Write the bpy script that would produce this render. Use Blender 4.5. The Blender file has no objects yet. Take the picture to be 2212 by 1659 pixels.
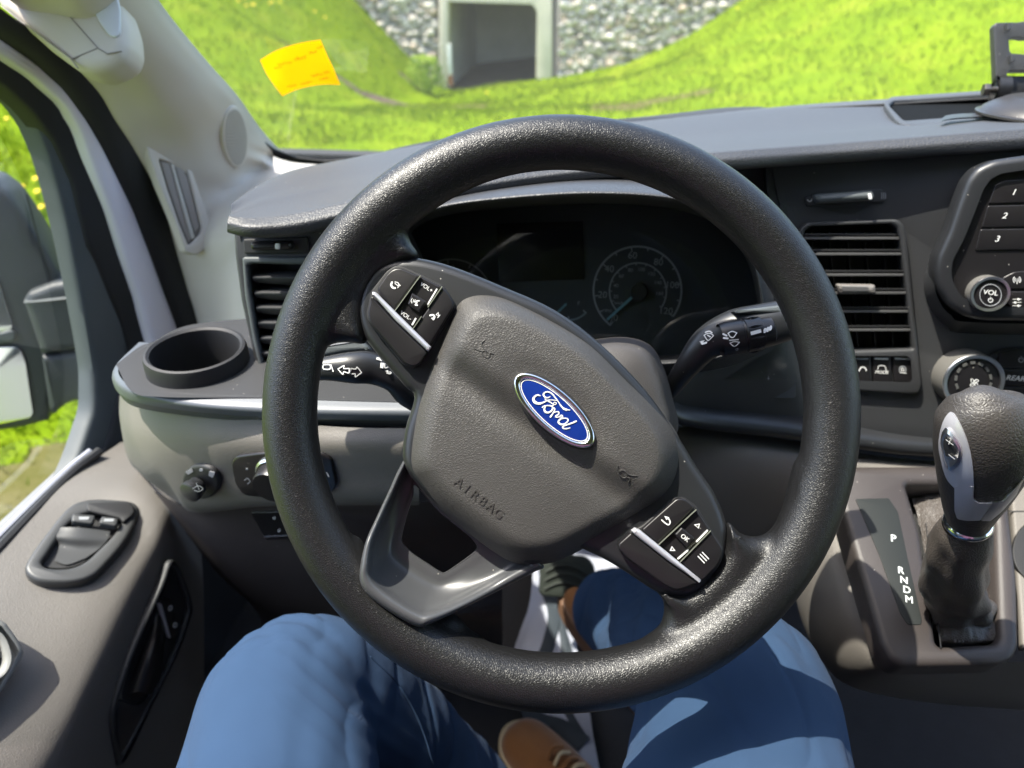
import bpy, bmesh, math, random
from mathutils import Vector, Matrix, noise
random.seed(7)
SC = bpy.context.scene
COL = SC.collection
rad = math.radians

# ---------------------------------------------------------------- camera, sky, sun, exposure
PITCH, YAW, FPX = 31.0, 7.0, 1522.0          # focal length in units of a 2212-wide picture
cp, sp, cy, sy = math.cos(rad(PITCH)), math.sin(rad(PITCH)), math.cos(rad(YAW)), math.sin(rad(YAW))
CF = Vector((-sy*cp, cy*cp, -sp))
CR = Vector((cy, sy, 0))
CU = CR.cross(CF)
cam_d = bpy.data.cameras.new('camera'); cam = bpy.data.objects.new('camera', cam_d); COL.objects.link(cam)
cam_d.sensor_width = 36; cam_d.lens = 36*FPX/2212
cam_d.clip_start = 0.02; cam_d.clip_end = 800
cam.matrix_world = Matrix(((CR.x, CU.x, -CF.x, 0), (CR.y, CU.y, -CF.y, 0), (CR.z, CU.z, -CF.z, 0), (0, 0, 0, 1)))
cam_d.dof.use_dof = True; cam_d.dof.focus_distance = 0.47; cam_d.dof.aperture_fstop = 6.2
SC.camera = cam
SUN = Vector((-0.40, -0.06, 0.91)).normalized()
world = bpy.data.worlds.new('World'); SC.world = world; world.use_nodes = True
wn = world.node_tree; bg = wn.nodes['Background']
sk = wn.nodes.new('ShaderNodeTexSky'); sk.sky_type = 'NISHITA'; sk.sun_disc = False
sk.sun_elevation = math.asin(SUN.z); sk.sun_rotation = math.atan2(SUN.x, SUN.y)
sk.dust_density = 2.0
wn.links.new(sk.outputs[0], bg.inputs[0]); bg.inputs[1].default_value = 0.15
sd = bpy.data.lights.new('sun', 'SUN'); sd.energy = 2.75; sd.angle = rad(0.5); sd.color = (1, .95, .86)
so = bpy.data.objects.new('sun', sd); COL.objects.link(so); so.rotation_euler = SUN.to_track_quat('Z', 'Y').to_euler()
SC.view_settings.view_transform = 'Standard'; SC.view_settings.look = 'None'
SC.view_settings.exposure = 2.0; SC.view_settings.gamma = 1.0
SC.cycles.max_bounces = 8; SC.cycles.transparent_max_bounces = 12
SC.cycles.caustics_reflective = False; SC.cycles.caustics_refractive = False
try: SC.cycles.sample_clamp_indirect = 4.0
except Exception: pass

# ---------------------------------------------------------------- measuring helpers (rays of a tape measure)
def ray(px, py): return CR*((px-1106)/FPX) + CU*((830-py)/FPX) + CF
def D(px, py, d): return ray(px, py)*d
def Y(px, py, y): r = ray(px, py); return r*(y/r.y)
def X(px, py, x): r = ray(px, py); return r*(x/r.x)
def Z(px, py, z): r = ray(px, py); return r*(z/r.z)
def crop(x0, y0, x1, w):
    k = (x1-x0)/w*2212/4080; ox, oy = x0*2212/4080, y0*2212/4080
    return lambda *p: [(ox+p[i]*k, oy+p[i+1]*k) for i in range(0, len(p), 2)]
def pr(*a): return [(a[i], a[i+1]) for i in range(0, len(a), 2)]
class Fr:                                     # a plane: origin, in-plane axes, normal
    def __init__(s, o, n, up=Vector((0, 0, 1))):
        s.o = Vector(o); s.n = Vector(n).normalized(); s.x = Vector(up).cross(s.n).normalized(); s.y = s.n.cross(s.x)
    def P(s, px, py, h=0.0):
        r = ray(px, py); o = s.o + s.n*h
        return r*(o.dot(s.n)/r.dot(s.n))
    def uv(s, px, py, h=0.0):
        p = s.P(px, py, h) - s.o; return (p.dot(s.x), p.dot(s.y))
    def w(s, u, v, h=0.0): return s.o + s.x*u + s.y*v + s.n*h
    def sc(s, px, py): return s.P(px, py).dot(CF)/FPX      # metres per picture unit
def camfr(px, py, d): f = Fr(D(px, py, d), -CF, CU); return f

# ---------------------------------------------------------------- materials
MAT = {}
def mat(name, col, rough=.5, metal=0.0, bump=None, scale=500, dist=.0003, spec=.5, var=0.0, vscale=8, coat=0.0, dust=0.0, sheen=0.0):
    if name in MAT: return MAT[name]
    m = bpy.data.materials.new(name); m.use_nodes = True; nt = m.node_tree; N = nt.nodes; L = nt.links
    b = N['Principled BSDF']; b.inputs['Base Color'].default_value = (*col, 1); b.inputs['Roughness'].default_value = rough
    b.inputs['Metallic'].default_value = metal; b.inputs['Specular IOR Level'].default_value = spec
    b.inputs['Coat Weight'].default_value = coat; b.inputs['Sheen Weight'].default_value = sheen
    tc = N.new('ShaderNodeTexCoord'); o = tc.outputs['Object']
    if var or dust:
        nz = N.new('ShaderNodeTexNoise'); nz.inputs['Scale'].default_value = vscale; nz.inputs['Detail'].default_value = 6
        L.new(o, nz.inputs['Vector'])
        mx = N.new('ShaderNodeMix'); mx.data_type = 'RGBA'
        mx.inputs[6].default_value = tuple(c*(1-var) for c in col)+(1,); mx.inputs[7].default_value = tuple(min(1, c*(1+var)) for c in col)+(1,)
        L.new(nz.outputs[0], mx.inputs[0]); out = mx.outputs[2]
        if dust:
            v = N.new('ShaderNodeTexVoronoi'); v.inputs['Scale'].default_value = 160; v.inputs['Randomness'].default_value = 1
            L.new(o, v.inputs['Vector'])
            sepn = N.new('ShaderNodeSeparateColor'); L.new(v.outputs['Color'], sepn.inputs[0])
            lt = N.new('ShaderNodeMath'); lt.operation = 'LESS_THAN'; lt.inputs[1].default_value = .07; L.new(v.outputs['Distance'], lt.inputs[0])
            gt = N.new('ShaderNodeMath'); gt.operation = 'GREATER_THAN'; gt.inputs[1].default_value = 1-dust; L.new(sepn.outputs[0], gt.inputs[0])
            mu = N.new('ShaderNodeMath'); mu.operation = 'MULTIPLY'; L.new(lt.outputs[0], mu.inputs[0]); L.new(gt.outputs[0], mu.inputs[1])
            m2 = N.new('ShaderNodeMix'); m2.data_type = 'RGBA'; L.new(mu.outputs[0], m2.inputs[0]); L.new(out, m2.inputs[6]); m2.inputs[7].default_value = (.35, .33, .3, 1)
            out = m2.outputs[2]
        L.new(out, b.inputs['Base Color'])
        rr = N.new('ShaderNodeMapRange'); rr.inputs[3].default_value = max(0, rough-.07); rr.inputs[4].default_value = min(1, rough+.07)
        L.new(nz.outputs[0], rr.inputs[0]); L.new(rr.outputs[0], b.inputs['Roughness'])
    if bump:
        bp = N.new('ShaderNodeBump'); bp.inputs['Distance'].default_value = dist; bp.inputs['Strength'].default_value = 1
        if bump == 'leather':
            wz = N.new('ShaderNodeTexNoise'); wz.inputs['Scale'].default_value = scale*.5; L.new(o, wz.inputs['Vector'])
            ad = N.new('ShaderNodeVectorMath'); ad.operation = 'MULTIPLY_ADD'; L.new(wz.outputs['Color'], ad.inputs[0])
            ad.inputs[1].default_value = (1.2/scale,)*3; L.new(o, ad.inputs[2])
            v = N.new('ShaderNodeTexVoronoi'); v.feature = 'DISTANCE_TO_EDGE'; v.inputs['Scale'].default_value = scale; L.new(ad.outputs[0], v.inputs['Vector'])
            mr = N.new('ShaderNodeMapRange'); mr.inputs[2].default_value = .28; mr.interpolation_type = 'SMOOTHSTEP'; L.new(v.outputs[0], mr.inputs[0])
            L.new(mr.outputs[0], bp.inputs['Height'])
        elif bump == 'weave':
            wv = N.new('ShaderNodeTexWave'); wv.inputs['Scale'].default_value = scale; wv.bands_direction = 'DIAGONAL'; wv.inputs['Distortion'].default_value = .5
            L.new(o, wv.inputs['Vector']); L.new(wv.outputs[0], bp.inputs['Height'])
        else:
            nb = N.new('ShaderNodeTexNoise'); nb.inputs['Scale'].default_value = scale; nb.inputs['Detail'].default_value = 4; L.new(o, nb.inputs['Vector'])
            L.new(nb.outputs[0], bp.inputs['Height'])
        L.new(bp.outputs[0], b.inputs['Normal'])
    MAT[name] = m; return m

rubber = mat('rim_polyurethane', (.0085, .0085, .009), .38, bump='leather', scale=780, dist=.000085, var=.15)
padm = mat('airbag_vinyl', (.050, .047, .044), .50, bump='leather', scale=720, dist=.00012, var=.1)
satin = mat('satin_black_plastic', (.018, .019, .021), .36, bump='noise', scale=3000, dist=.00003, var=.1, dust=.25)
gloss = mat('button_black', (.012, .011, .012), .32, var=.1, dust=.2)
dark = mat('dark_plastic', (.028, .029, .031), .55, bump='noise', scale=1500, dist=.0001, var=.12, dust=.12)
cavem = mat('deep_black_plastic', (.013, .013, .014), .6, var=.1)
dashm = mat('dash_soft_black', (.046, .049, .054), .56, bump='leather', scale=420, dist=.00008, var=.1, vscale=6, dust=.12)
dashlip = mat('dash_lip_grain', (.036, .037, .040), .45, bump='leather', scale=380, dist=.00014, var=.1)
ledgem = mat('shelf_grey_trim', (.085, .095, .11), .42, bump='noise', scale=900, dist=.00005, var=.05)
beige = mat('taupe_plastic', (.14, .128, .115), .55, bump='leather', scale=520, dist=.00007, var=.06)
doorm = mat('taupe_door_skin', (.14, .129, .116), .55, bump='leather', scale=480, dist=.00012, var=.06)
brownm = mat('brown_black_bezel', (.040, .033, .031), .5, bump='noise', scale=900, dist=.0002, var=.1, dust=.2)
pillarm = mat('pillar_light_grey', (.63, .565, .48), .6, bump='noise', scale=1500, dist=.00008, var=.03)
ventin = mat('vent_greybrown', (.30, .26, .225), .6)
sealm = mat('rubber_seal', (.014, .014, .015), .6, bump='noise', scale=200, dist=.0003, var=.2)
paintm = mat('white_body_paint', (.82, .77, .84), .3, coat=.5)
framem = mat('grey_frame_plastic', (.070, .080, .083), .5, bump='noise', scale=800, dist=.0001, var=.12, dust=.05)
mirm = mat('mirror_black_plastic', (.034, .038, .041), .5, bump='noise', scale=600, dist=.0003, var=.15, dust=.15)
chrome = mat('satin_chrome', (.8, .8, .83), .3, 1.0)
chrome2 = mat('bright_chrome', (.88, .88, .9), .16, 1.0)
silver = mat('silver_plastic', (.52, .52, .56), .32, .45)
white = mat('white_print', (.75, .75, .73), .5)
dimw = mat('dim_print', (.30, .31, .32), .6)
teal = mat('needle_teal', (.14, .30, .33), .5)
blue = mat('emblem_blue', (.007, .026, .19), .18, coat=1.0, var=.08)
blackl = mat('black_leather', (.040, .036, .033), .45, bump='leather', scale=420, dist=.00014, var=.15)
bootm = mat('boot_leather', (.065, .056, .050), .42, bump='leather', scale=500, dist=.0002, var=.2)
jean = mat('blue_trouser_cloth', (.030, .060, .118), .85, bump='weave', scale=900, dist=.00014, var=.10, vscale=22, sheen=.02, spec=.12)
shirtm = mat('pink_shirt_cloth', (.60, .22, .28), .85)
suede = mat('tan_suede', (.28, .115, .03), .9, bump='noise', scale=250, dist=.0008, var=.25, vscale=30, sheen=.4)
creamm = mat('cream_rubber', (.62, .50, .30), .7)
skinm = mat('skin', (.55, .34, .25), .6)
carpet = mat('floor_carpet', (.028, .028, .030), .95, bump='noise', scale=300, dist=.002, var=.3, vscale=40)
paperm = mat('white_sheet', (.40, .42, .49), .6, bump='noise', scale=30, dist=.002)
stripem = mat('dark_stripe', (.03, .04, .05), .7)
headm = mat('headliner_cloth', (.50, .46, .42), .9, bump='noise', scale=1200, dist=.0003)
pedalm = mat('pedal_rubber', (.022, .028, .022), .55, var=.2, vscale=30)

def lensmat(name, tint, frost=0.0, bright=.9):
    m = bpy.data.materials.new(name); m.use_nodes = True; nt = m.node_tree; N = nt.nodes; L = nt.links
    N.remove(N['Principled BSDF']); out = N['Material Output']
    t = N.new('ShaderNodeBsdfTransparent'); t.inputs[0].default_value = (*tint, 1)
    g = N.new('ShaderNodeBsdfGlossy'); g.inputs['Roughness'].default_value = .02
    f = N.new('ShaderNodeFresnel'); f.inputs[0].default_value = 1.45
    mx = N.new('ShaderNodeMixShader'); mu = N.new('ShaderNodeMath'); mu.operation = 'MULTIPLY'; mu.inputs[1].default_value = bright
    L.new(f.outputs[0], mu.inputs[0]); L.new(mu.outputs[0], mx.inputs[0]); L.new(t.outputs[0], mx.inputs[1]); L.new(g.outputs[0], mx.inputs[2])
    last = mx.outputs[0]
    if frost:
        d = N.new('ShaderNodeBsdfTranslucent'); d.inputs[0].default_value = (.9, .92, .85, 1)
        m2 = N.new('ShaderNodeMixShader'); m2.inputs[0].default_value = frost; L.new(last, m2.inputs[1]); L.new(d.outputs[0], m2.inputs[2]); last = m2.outputs[0]
    L.new(last, out.inputs[0]); return m
glassm = lensmat('clear_window_glass', (.97, .98, .95), .016, .5)
sideglass = lensmat('side_window_glass', (.95, .97, .95), .0, .12)
clusterglass = lensmat('cluster_lens', (.93, .95, .96), 0, .4)

# ---------------------------------------------------------------- geometry helpers
def cr_pts(p, n, closed=False):
    "Catmull-Rom through Vectors, n samples per span"
    out = []; m = len(p)
    if m == 1: return list(p)
    for i in range(m if closed else m-1):
        a = p[(i-1) % m] if (closed or i > 0) else p[0]*2-p[1]
        b = p[i]; c = p[(i+1) % m]
        d = p[(i+2) % m] if (closed or i+2 < m) else p[-1]*2-p[-2]
        for k in range(n):
            t = k/n
            out.append(.5*((2*b)+(c-a)*t+(2*a-5*b+4*c-d)*t*t+(3*b-a-3*c+d)*t**3))
    if not closed: out.append(p[-1].copy())
    return out
def resample(p, n):
    L = [0]
    for i in range(1, len(p)): L.append(L[-1]+(p[i]-p[i-1]).length)
    T = L[-1] or 1; out = []; j = 0
    for k in range(n):
        s = T*k/(n-1)
        while j < len(p)-2 and L[j+1] < s: j += 1
        seg = (L[j+1]-L[j]) or 1
        out.append(p[j].lerp(p[j+1], min(1, max(0, (s-L[j])/seg))))
    return out
def smooth2(pts, n=6):                         # closed smooth outline, 2-D
    return [(v.x, v.y) for v in cr_pts([Vector((a, b, 0)) for a, b in pts], n, True)]
def rc(pts, r, n=5):                           # rounded corners, 2-D closed
    out = []; m = len(pts)
    for i in range(m):
        p0, p1, p2 = Vector(pts[i-1]), Vector(pts[i]), Vector(pts[(i+1) % m])
        a, b = (p0-p1), (p2-p1); rr = r[min(i, len(r)-1)] if isinstance(r, (list, tuple)) else r
        d = min(rr, a.length*.45, b.length*.45)
        if a.length < 1e-6 or b.length < 1e-6: continue
        s, e = p1+a.normalized()*d, p1+b.normalized()*d
        for k in range(n+1):
            t = k/n; q = s*(1-t)**2+p1*2*t*(1-t)+e*t*t; out.append((q.x, q.y))
    return out
def ell(cx, cy, a, b, ang=0, n=48):
    c, s = math.cos(rad(ang)), math.sin(rad(ang)); o = []
    for i in range(n):
        t = 2*math.pi*i/n; x, y = a*math.cos(t), b*math.sin(t); o.append((cx+x*c-y*s, cy+x*s+y*c))
    return o
class SL(list): pass
def stroke(pts, w, n=5, taper=None):           # a pen stroke as a closed outline, 2-D
    p = cr_pts([Vector((a, b, 0)) for a, b in pts], n); L = []; R_ = []
    for i, q in enumerate(p):
        t = (p[min(i+1, len(p)-1)]-p[max(i-1, 0)]).normalized(); nn = Vector((-t.y, t.x, 0))
        ww = w if taper is None else w*taper[min(len(taper)-1, int(i/(len(p)-1)*(len(taper)-1)+.5))]
        L.append(q+nn*ww/2); R_.append(q-nn*ww/2)
    return SL([(v.x, v.y) for v in L+R_[::-1]])

class MB:
    def __init__(s): s.v = []; s.f = []; s.m = []; s.mats = []
    def mi(s, m):
        if m not in s.mats: s.mats.append(m)
        return s.mats.index(m)
    def add(s, vs, fs, m):
        o = len(s.v); s.v += [Vector(v) for v in vs]; k = s.mi(m)
        for f in fs: s.f.append(tuple(o+i for i in f)); s.m.append(k)
        return s
    def mesh_in(s, me, m, fn):
        s.add([fn(v.co) for v in me.vertices], [tuple(p.vertices) for p in me.polygons], m); bpy.data.meshes.remove(me); return s
    def shape(s, loops, fr, h=0, depth=.004, bevel=.0008, m=None, world=False):
        "flat plate: loops in picture units on plane fr; its front face at height h"
        if loops and isinstance(loops[0], SL):
            for lp in loops:
                n = len(lp)//2; hh = h+random.random()*.00006; L_, R_ = lp[:n], lp[n:][::-1]; vs = []
                for i in range(n):
                    e = hh+i*1.5e-6
                    vs += [fr.P(*L_[i], e-depth), fr.P(*L_[i], e), fr.P(*R_[i], e), fr.P(*R_[i], e-depth)]
                fs = [(4*i+k, 4*i+k+1, 4*i+k+5, 4*i+k+4) for i in range(n-1) for k in range(3)]
                for e, q in ((0, 1), (n-1, -1)):
                    a, b = vs[4*e+1], vs[4*e+2]; c = (a+b)/2; r_ = (a-b)/2; t = fr.n.cross(r_)*q; o = len(vs)
                    vs += [c+r_*math.cos(g)+t*math.sin(g)*-1 for g in (0, .6, 1.2, 1.94, 2.54, 3.1416)]; fs.append(tuple(range(o, o+6)))
                s.add(vs, fs, m)
            return s
        cu = bpy.data.curves.new('t', 'CURVE'); cu.dimensions = '2D'; cu.fill_mode = 'BOTH'
        cu.extrude = max(depth/2-bevel, 1e-5); cu.bevel_depth = bevel; cu.bevel_resolution = 2; cu.offset = -bevel
        if loops and not isinstance(loops[0][0], (tuple, list)): loops = [loops]
        for lp in loops:
            uv = [Vector(p) if world else Vector(fr.uv(p[0], p[1], h)) for p in lp]
            q = [uv[0]]
            for a in uv[1:]:
                if (a-q[-1]).length > 2e-5: q.append(a)
            if (q[0]-q[-1]).length < 2e-5: q.pop()
            if len(q) < 3: continue
            sp_ = cu.splines.new('POLY'); sp_.points.add(len(q)-1); sp_.use_cyclic_u = True
            for i, a in enumerate(q): sp_.points[i].co = (a.x, a.y, 0, 1)
        ob = bpy.data.objects.new('t', cu); me = bpy.data.meshes.new_from_object(ob)
        bpy.data.objects.remove(ob); bpy.data.curves.remove(cu)
        return s.mesh_in(me, m, lambda c: fr.w(c.x, c.y, h-depth/2+c.z))
    def text(s, t, fr, px, py, size, rot=0, h=.0005, depth=.0004, m=None, shear=0, bold=0, sx=1):
        cu = bpy.data.curves.new('t', 'FONT'); cu.body = t; cu.align_x = 'CENTER'; cu.align_y = 'CENTER'
        k = fr.sc(px, py); cu.size = size*k*1.35; cu.extrude = depth/2; cu.shear = shear; cu.offset = bold*k
        cu.resolution_u = 3
        ob = bpy.data.objects.new('t', cu); me = bpy.data.meshes.new_from_object(ob)
        bpy.data.objects.remove(ob); bpy.data.curves.remove(cu)
        u, v = fr.uv(px, py, h); a = math.radians(-rot); c_, s_ = math.cos(a), math.sin(a)
        return s.mesh_in(me, m, lambda c: fr.w(u+c.x*sx*c_-c.y*s_, v+c.x*sx*s_+c.y*c_, h-depth/2+c.z))
    def loft(s, rows, m, nu=6, nv=5, cols=None, cu=False, cv=False, caps=False, lin=False):
        cols = cols or max(len(r) for r in rows)*nu
        rr = []
        for r in rows:
            p = cr_pts([Vector(a) for a in r], 8, cu)
            if cu: p = p+[p[0].copy()]
            q = resample(p, cols+1 if cu else cols); rr.append(q[:-1] if cu else q)
        if lin: G = rr
        else:
            ct = [cr_pts([r[i] for r in rr], nv, cv) for i in range(cols)]
            G = [[ct[i][j] for i in range(cols)] for j in range(len(ct[0]))]
        nr = len(G); vs = [p for r in G for p in r]; fs = []
        for j in range(nr if cv else nr-1):
            for i in range(cols if cu else cols-1):
                a = j*cols+i; b = j*cols+(i+1) % cols; c = ((j+1) % nr)*cols+(i+1) % cols; d = ((j+1) % nr)*cols+i
                fs.append((a, b, c, d))
        if caps:
            if cu: fs.append(tuple(range(cols))[::-1]); fs.append(tuple(range((nr-1)*cols, nr*cols)))
            if cv: fs.append(tuple(j*cols for j in range(nr))); fs.append(tuple(j*cols+cols-1 for j in range(nr))[::-1])
        return s.add(vs, fs, m)
    def tube(s, pts, r, m, n=14, k=6, flat=1.0, up=None, caps=True):
        pts = [Vector(p) for p in pts]; rs = r if isinstance(r, (list, tuple)) else [r]*len(pts)
        fl = flat if isinstance(flat, (list, tuple)) else [flat]*len(pts)
        P = cr_pts(pts, k) if len(pts) > 2 else pts
        Rr = [v.x for v in cr_pts([Vector((a, b, 0)) for a, b in zip(rs, fl)], k)] if len(pts) > 2 else rs
        Fl = [v.y for v in cr_pts([Vector((a, b, 0)) for a, b in zip(rs, fl)], k)] if len(pts) > 2 else fl
        ref = Vector(up) if up else CF
        vs = []; fs = []
        for i, p in enumerate(P):
            t = (P[min(i+1, len(P)-1)]-P[max(i-1, 0)]).normalized()
            a = t.cross(ref); a = a.normalized() if a.length > 1e-4 else t.orthogonal().normalized(); b = t.cross(a).normalized()
            for q in range(n):
                g = 2*math.pi*q/n; vs.append(p+a*math.cos(g)*Rr[i]+b*math.sin(g)*Rr[i]*Fl[i])
        for i in range(len(P)-1):
            for q in range(n): fs.append((i*n+q, i*n+(q+1) % n, (i+1)*n+(q+1) % n, (i+1)*n+q))
        if caps: fs.append(tuple(range(n))[::-1]); fs.append(tuple(range((len(P)-1)*n, len(P)*n)))
        return s.add(vs, fs, m)
    def lathe(s, c, ax, prof, m, n=48, sx=1.0, ref=None):
        c = Vector(c); ax = Vector(ax).normalized(); a = (Vector(ref) if ref else ax.orthogonal()); a = (a-ax*a.dot(ax)).normalized(); b = ax.cross(a)
        vs = []; fs = []
        for r, h in prof:
            for q in range(n):
                g = 2*math.pi*q/n; vs.append(c+ax*h+a*math.cos(g)*r*sx+b*math.sin(g)*r)
        for i in range(len(prof)-1):
            for q in range(n): fs.append((i*n+q, i*n+(q+1) % n, (i+1)*n+(q+1) % n, (i+1)*n+q))
        return s.add(vs, fs, m)
    def box(s, c, x, y, z, m, bev=0.0):
        "c centre; x, y, z half-axis vectors"
        c, x, y, z = map(Vector, (c, x, y, z)); bm = bmesh.new()
        bmesh.ops.create_cube(bm, size=2)
        if bev:
            for v in bm.verts: v.co = Vector((v.co.x*x.length, v.co.y*y.length, v.co.z*z.length))
            bmesh.ops.bevel(bm, geom=bm.edges[:], offset=bev, segments=2, affect='EDGES', profile=.6)
            for v in bm.verts: v.co = Vector((v.co.x/x.length, v.co.y/y.length, v.co.z/z.length))
        bm.verts.index_update()
        vs = [c+x*v.co.x+y*v.co.y+z*v.co.z for v in bm.verts]; fs = [tuple(v.index for v in f.verts) for f in bm.faces]; bm.free()
        return s.add(vs, fs, m)
    def tomesh(s, name='m', off=Vector((0, 0, 0)), sharp=35, fix=True):
        me = bpy.data.meshes.new(name); me.from_pydata([tuple(v-off) for v in s.v], [], s.f)
        for m in s.mats: me.materials.append(m)
        for p, k in zip(me.polygons, s.m): p.material_index = k
        if fix:
            bm = bmesh.new(); bm.from_mesh(me); bmesh.ops.remove_doubles(bm, verts=bm.verts, dist=1e-6)
            bmesh.ops.recalc_face_normals(bm, faces=bm.faces); bm.to_mesh(me); bm.free()
        me.polygons.foreach_set('use_smooth', [True]*len(me.polygons))
        if sharp: me.set_sharp_from_angle(angle=rad(sharp))
        me.update(); return me
    def build(s, name, parent=None, **k):
        if not s.v: return None
        if parent is None:
            xs = [v.x for v in s.v]; ys = [v.y for v in s.v]; zs = [v.z for v in s.v]
            off = Vector(((min(xs)+max(xs))/2, (min(ys)+max(ys))/2, min(zs)))
        else: off = WL[parent]
        o = bpy.data.objects.new(name, s.tomesh(name, off, **k)); COL.objects.link(o)
        if parent is None: o.location = off; WL[o] = off
        else: o.parent = parent; WL[o] = WL[parent]
        return o
WL = {}
def modded(mb, mods):
    "run modifiers on the collected geometry and return the resulting verts and faces"
    me = mb.tomesh('t', sharp=0); ob = bpy.data.objects.new('t', me); COL.objects.link(ob)
    for ty, kw in mods:
        md = ob.modifiers.new('m', ty)
        for k_, v_ in kw.items(): setattr(md, k_, v_)
    dg = bpy.context.evaluated_depsgraph_get(); ev = ob.evaluated_get(dg); e = bpy.data.meshes.new_from_object(ev)
    vs = [v.co.copy() for v in e.vertices]; fs = [tuple(p.vertices) for p in e.polygons]; nr = [v.normal.copy() for v in e.vertices]
    bpy.data.objects.remove(ob); bpy.data.meshes.remove(me); bpy.data.meshes.remove(e)
    return vs, fs, nr
def tag(o, label=None, cat=None, group=None, kind=None):
    for k_, v_ in (('label', label), ('category', cat), ('group', group), ('kind', kind)):
        if v_: o[k_] = v_
    return o
def thing(name, loc, label, cat, group=None):
    o = bpy.data.objects.new(name, None); o.empty_display_size = .02; COL.objects.link(o); o.location = loc; WL[o] = Vector(loc)
    return tag(o, label, cat, group)
V3 = Vector
from mathutils.bvhtree import BVHTree
def hitp(mb, px, py):
    if not hasattr(mb, 'bvh') or mb.nf != len(mb.f): mb.bvh = BVHTree.FromPolygons(mb.v, mb.f); mb.nf = len(mb.f)
    r = ray(px, py).normalized(); h = mb.bvh.ray_cast(V3((0, 0, 0)), r)
    if h[0] is None: raise ValueError('no surface at %s,%s' % (px, py))
    n = h[1] if h[1].dot(r) < 0 else -h[1]
    return h[0], n
def hitfr(mb, px, py, up=V3((0, 0, 1))):       # a local plane lying on a built surface
    p, n = hitp(mb, px, py); return Fr(p, n, up)
def drape(mb, tgt, outline, off, m, rings=6, lip=0.0, raise_edge=0.0):
    "skin lying on a built surface: outline in picture units, pushed out along the surface normal"
    n = len(outline); cx = sum(p[0] for p in outline)/n; cyy = sum(p[1] for p in outline)/n; vs = []
    p, nn = hitp(tgt, cx, cyy); vs.append(p+nn*off)
    for j in range(1, rings+1):
        k = j/rings
        for (x, y) in outline: p, nn = hitp(tgt, cx+(x-cx)*k, cyy+(y-cyy)*k); vs.append(p+nn*(off+raise_edge*(k > .75)*(1 if k < 1 else 0)))
    for (x, y) in outline: p, nn = hitp(tgt, x, y); vs.append(p-nn*.001)
    fs = [(0, 1+i, 1+(i+1) % n) for i in range(n)]
    for j in range(rings): fs += [(1+j*n+i, 1+(j+1)*n+i, 1+(j+1)*n+(i+1) % n, 1+j*n+(i+1) % n) for i in range(n)]
    mb.add(vs, fs, m); return mb
# ================================================================ OUTSIDE
def sst(t): t = min(1, max(0, t)); return t*t*(3-2*t)
WY = 20.0
BK = [(-4.3, -3.0), (-3.5, -2.9), (-1.6, -2.66), (.47, -2.28), (1.37, -1.92), (2.14, -1.52), (3.03, -.88), (5, .4), (9, 2.6)]
def gz(x, y):
    A = sst((y-6)/13); z = -1.9-1.1*sst((y-8)/11)
    if x > -4.3:
        for (a, b), (c, d) in zip(BK, BK[1:]):
            if a <= x < c: z += A*(b+(d-b)*(x-a)/(c-a)+3.0)
        if x >= BK[-1][0]: z += A*(BK[-1][1]+3.0)
    if x < -4.3: z += A*min(5.5, (-4.3-x)*.95)
    if x < -2.5 and y < 14: z += .12*(-2.5-x)*sst((y+2)/6)*(1-A) if x > -30 else 3*(1-A)
    return z+.18*noise.noise(V3((x*.35, y*.35, 0)))*sst((y-2)/5)+.03*noise.noise(V3((x*1.7, y*1.7, 3)))
def hit(px, py):
    r = ray(px, py); t = 2.0
    while t < 60:
        p = r*t
        if p.z < gz(p.x, p.y): return V3((p.x, p.y, gz(p.x, p.y)))
        t += .04
    return None
def foliage_mat(name, cols, rough=.75, scale=.8):
    m = bpy.data.materials.new(name); m.use_nodes = True; nt = m.node_tree; N = nt.nodes; L = nt.links; b = N['Principled BSDF']
    b.inputs['Roughness'].default_value = rough; b.inputs['Specular IOR Level'].default_value = .05
    g = N.new('ShaderNodeNewGeometry'); tc = N.new('ShaderNodeTexCoord')
    nz = N.new('ShaderNodeTexNoise'); nz.inputs['Scale'].default_value = scale; nz.inputs['Detail'].default_value = 7; nz.inputs['Roughness'].default_value = .7
    L.new(tc.outputs['Object'], nz.inputs['Vector'])
    ad = N.new('ShaderNodeMath'); ad.operation = 'MULTIPLY_ADD'; L.new(g.outputs['Random Per Island'], ad.inputs[0]); ad.inputs[1].default_value = .35
    sb = N.new('ShaderNodeMath'); sb.operation = 'SUBTRACT'; L.new(nz.outputs[0], sb.inputs[0]); sb.inputs[1].default_value = .175; L.new(sb.outputs[0], ad.inputs[2])
    r = N.new('ShaderNodeValToRGB'); e = r.color_ramp.elements
    pos = [.32, .46, .56, .70]
    for i, c in enumerate(cols):
        el = e[i] if i < 2 else e.new(pos[i]); 
    for i, c in enumerate(cols): e[i].position = pos[i]; e[i].color = (*c, 1)
    L.new(ad.outputs[0], r.inputs[0]); L.new(r.outputs[0], b.inputs['Base Color'])
    if name != 'turf':
        tl = N.new('ShaderNodeBsdfTranslucent'); ms = N.new('ShaderNodeMixShader'); ms.inputs[0].default_value = .45; L.new(r.outputs[0], tl.inputs[0]); L.new(b.outputs[0], ms.inputs[1]); L.new(tl.outputs[0], ms.inputs[2]); L.new(ms.outputs[0], N['Material Output'].inputs[0])
    MAT[name] = m; return m
turfm = foliage_mat('turf', [(.085, .140, .003), (.105, .165, .003), (.125, .185, .004), (.17, .21, .012)], .9, .9)
grassm = foliage_mat('grass_blades', [(.085, .150, .003), (.115, .180, .003), (.14, .205, .004), (.20, .24, .02)], .8, .7)
drym = foliage_mat('dry_grass', [(.13, .125, .035), (.17, .16, .05), (.20, .18, .07), (.25, .22, .10)], .9, 2.5)
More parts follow.
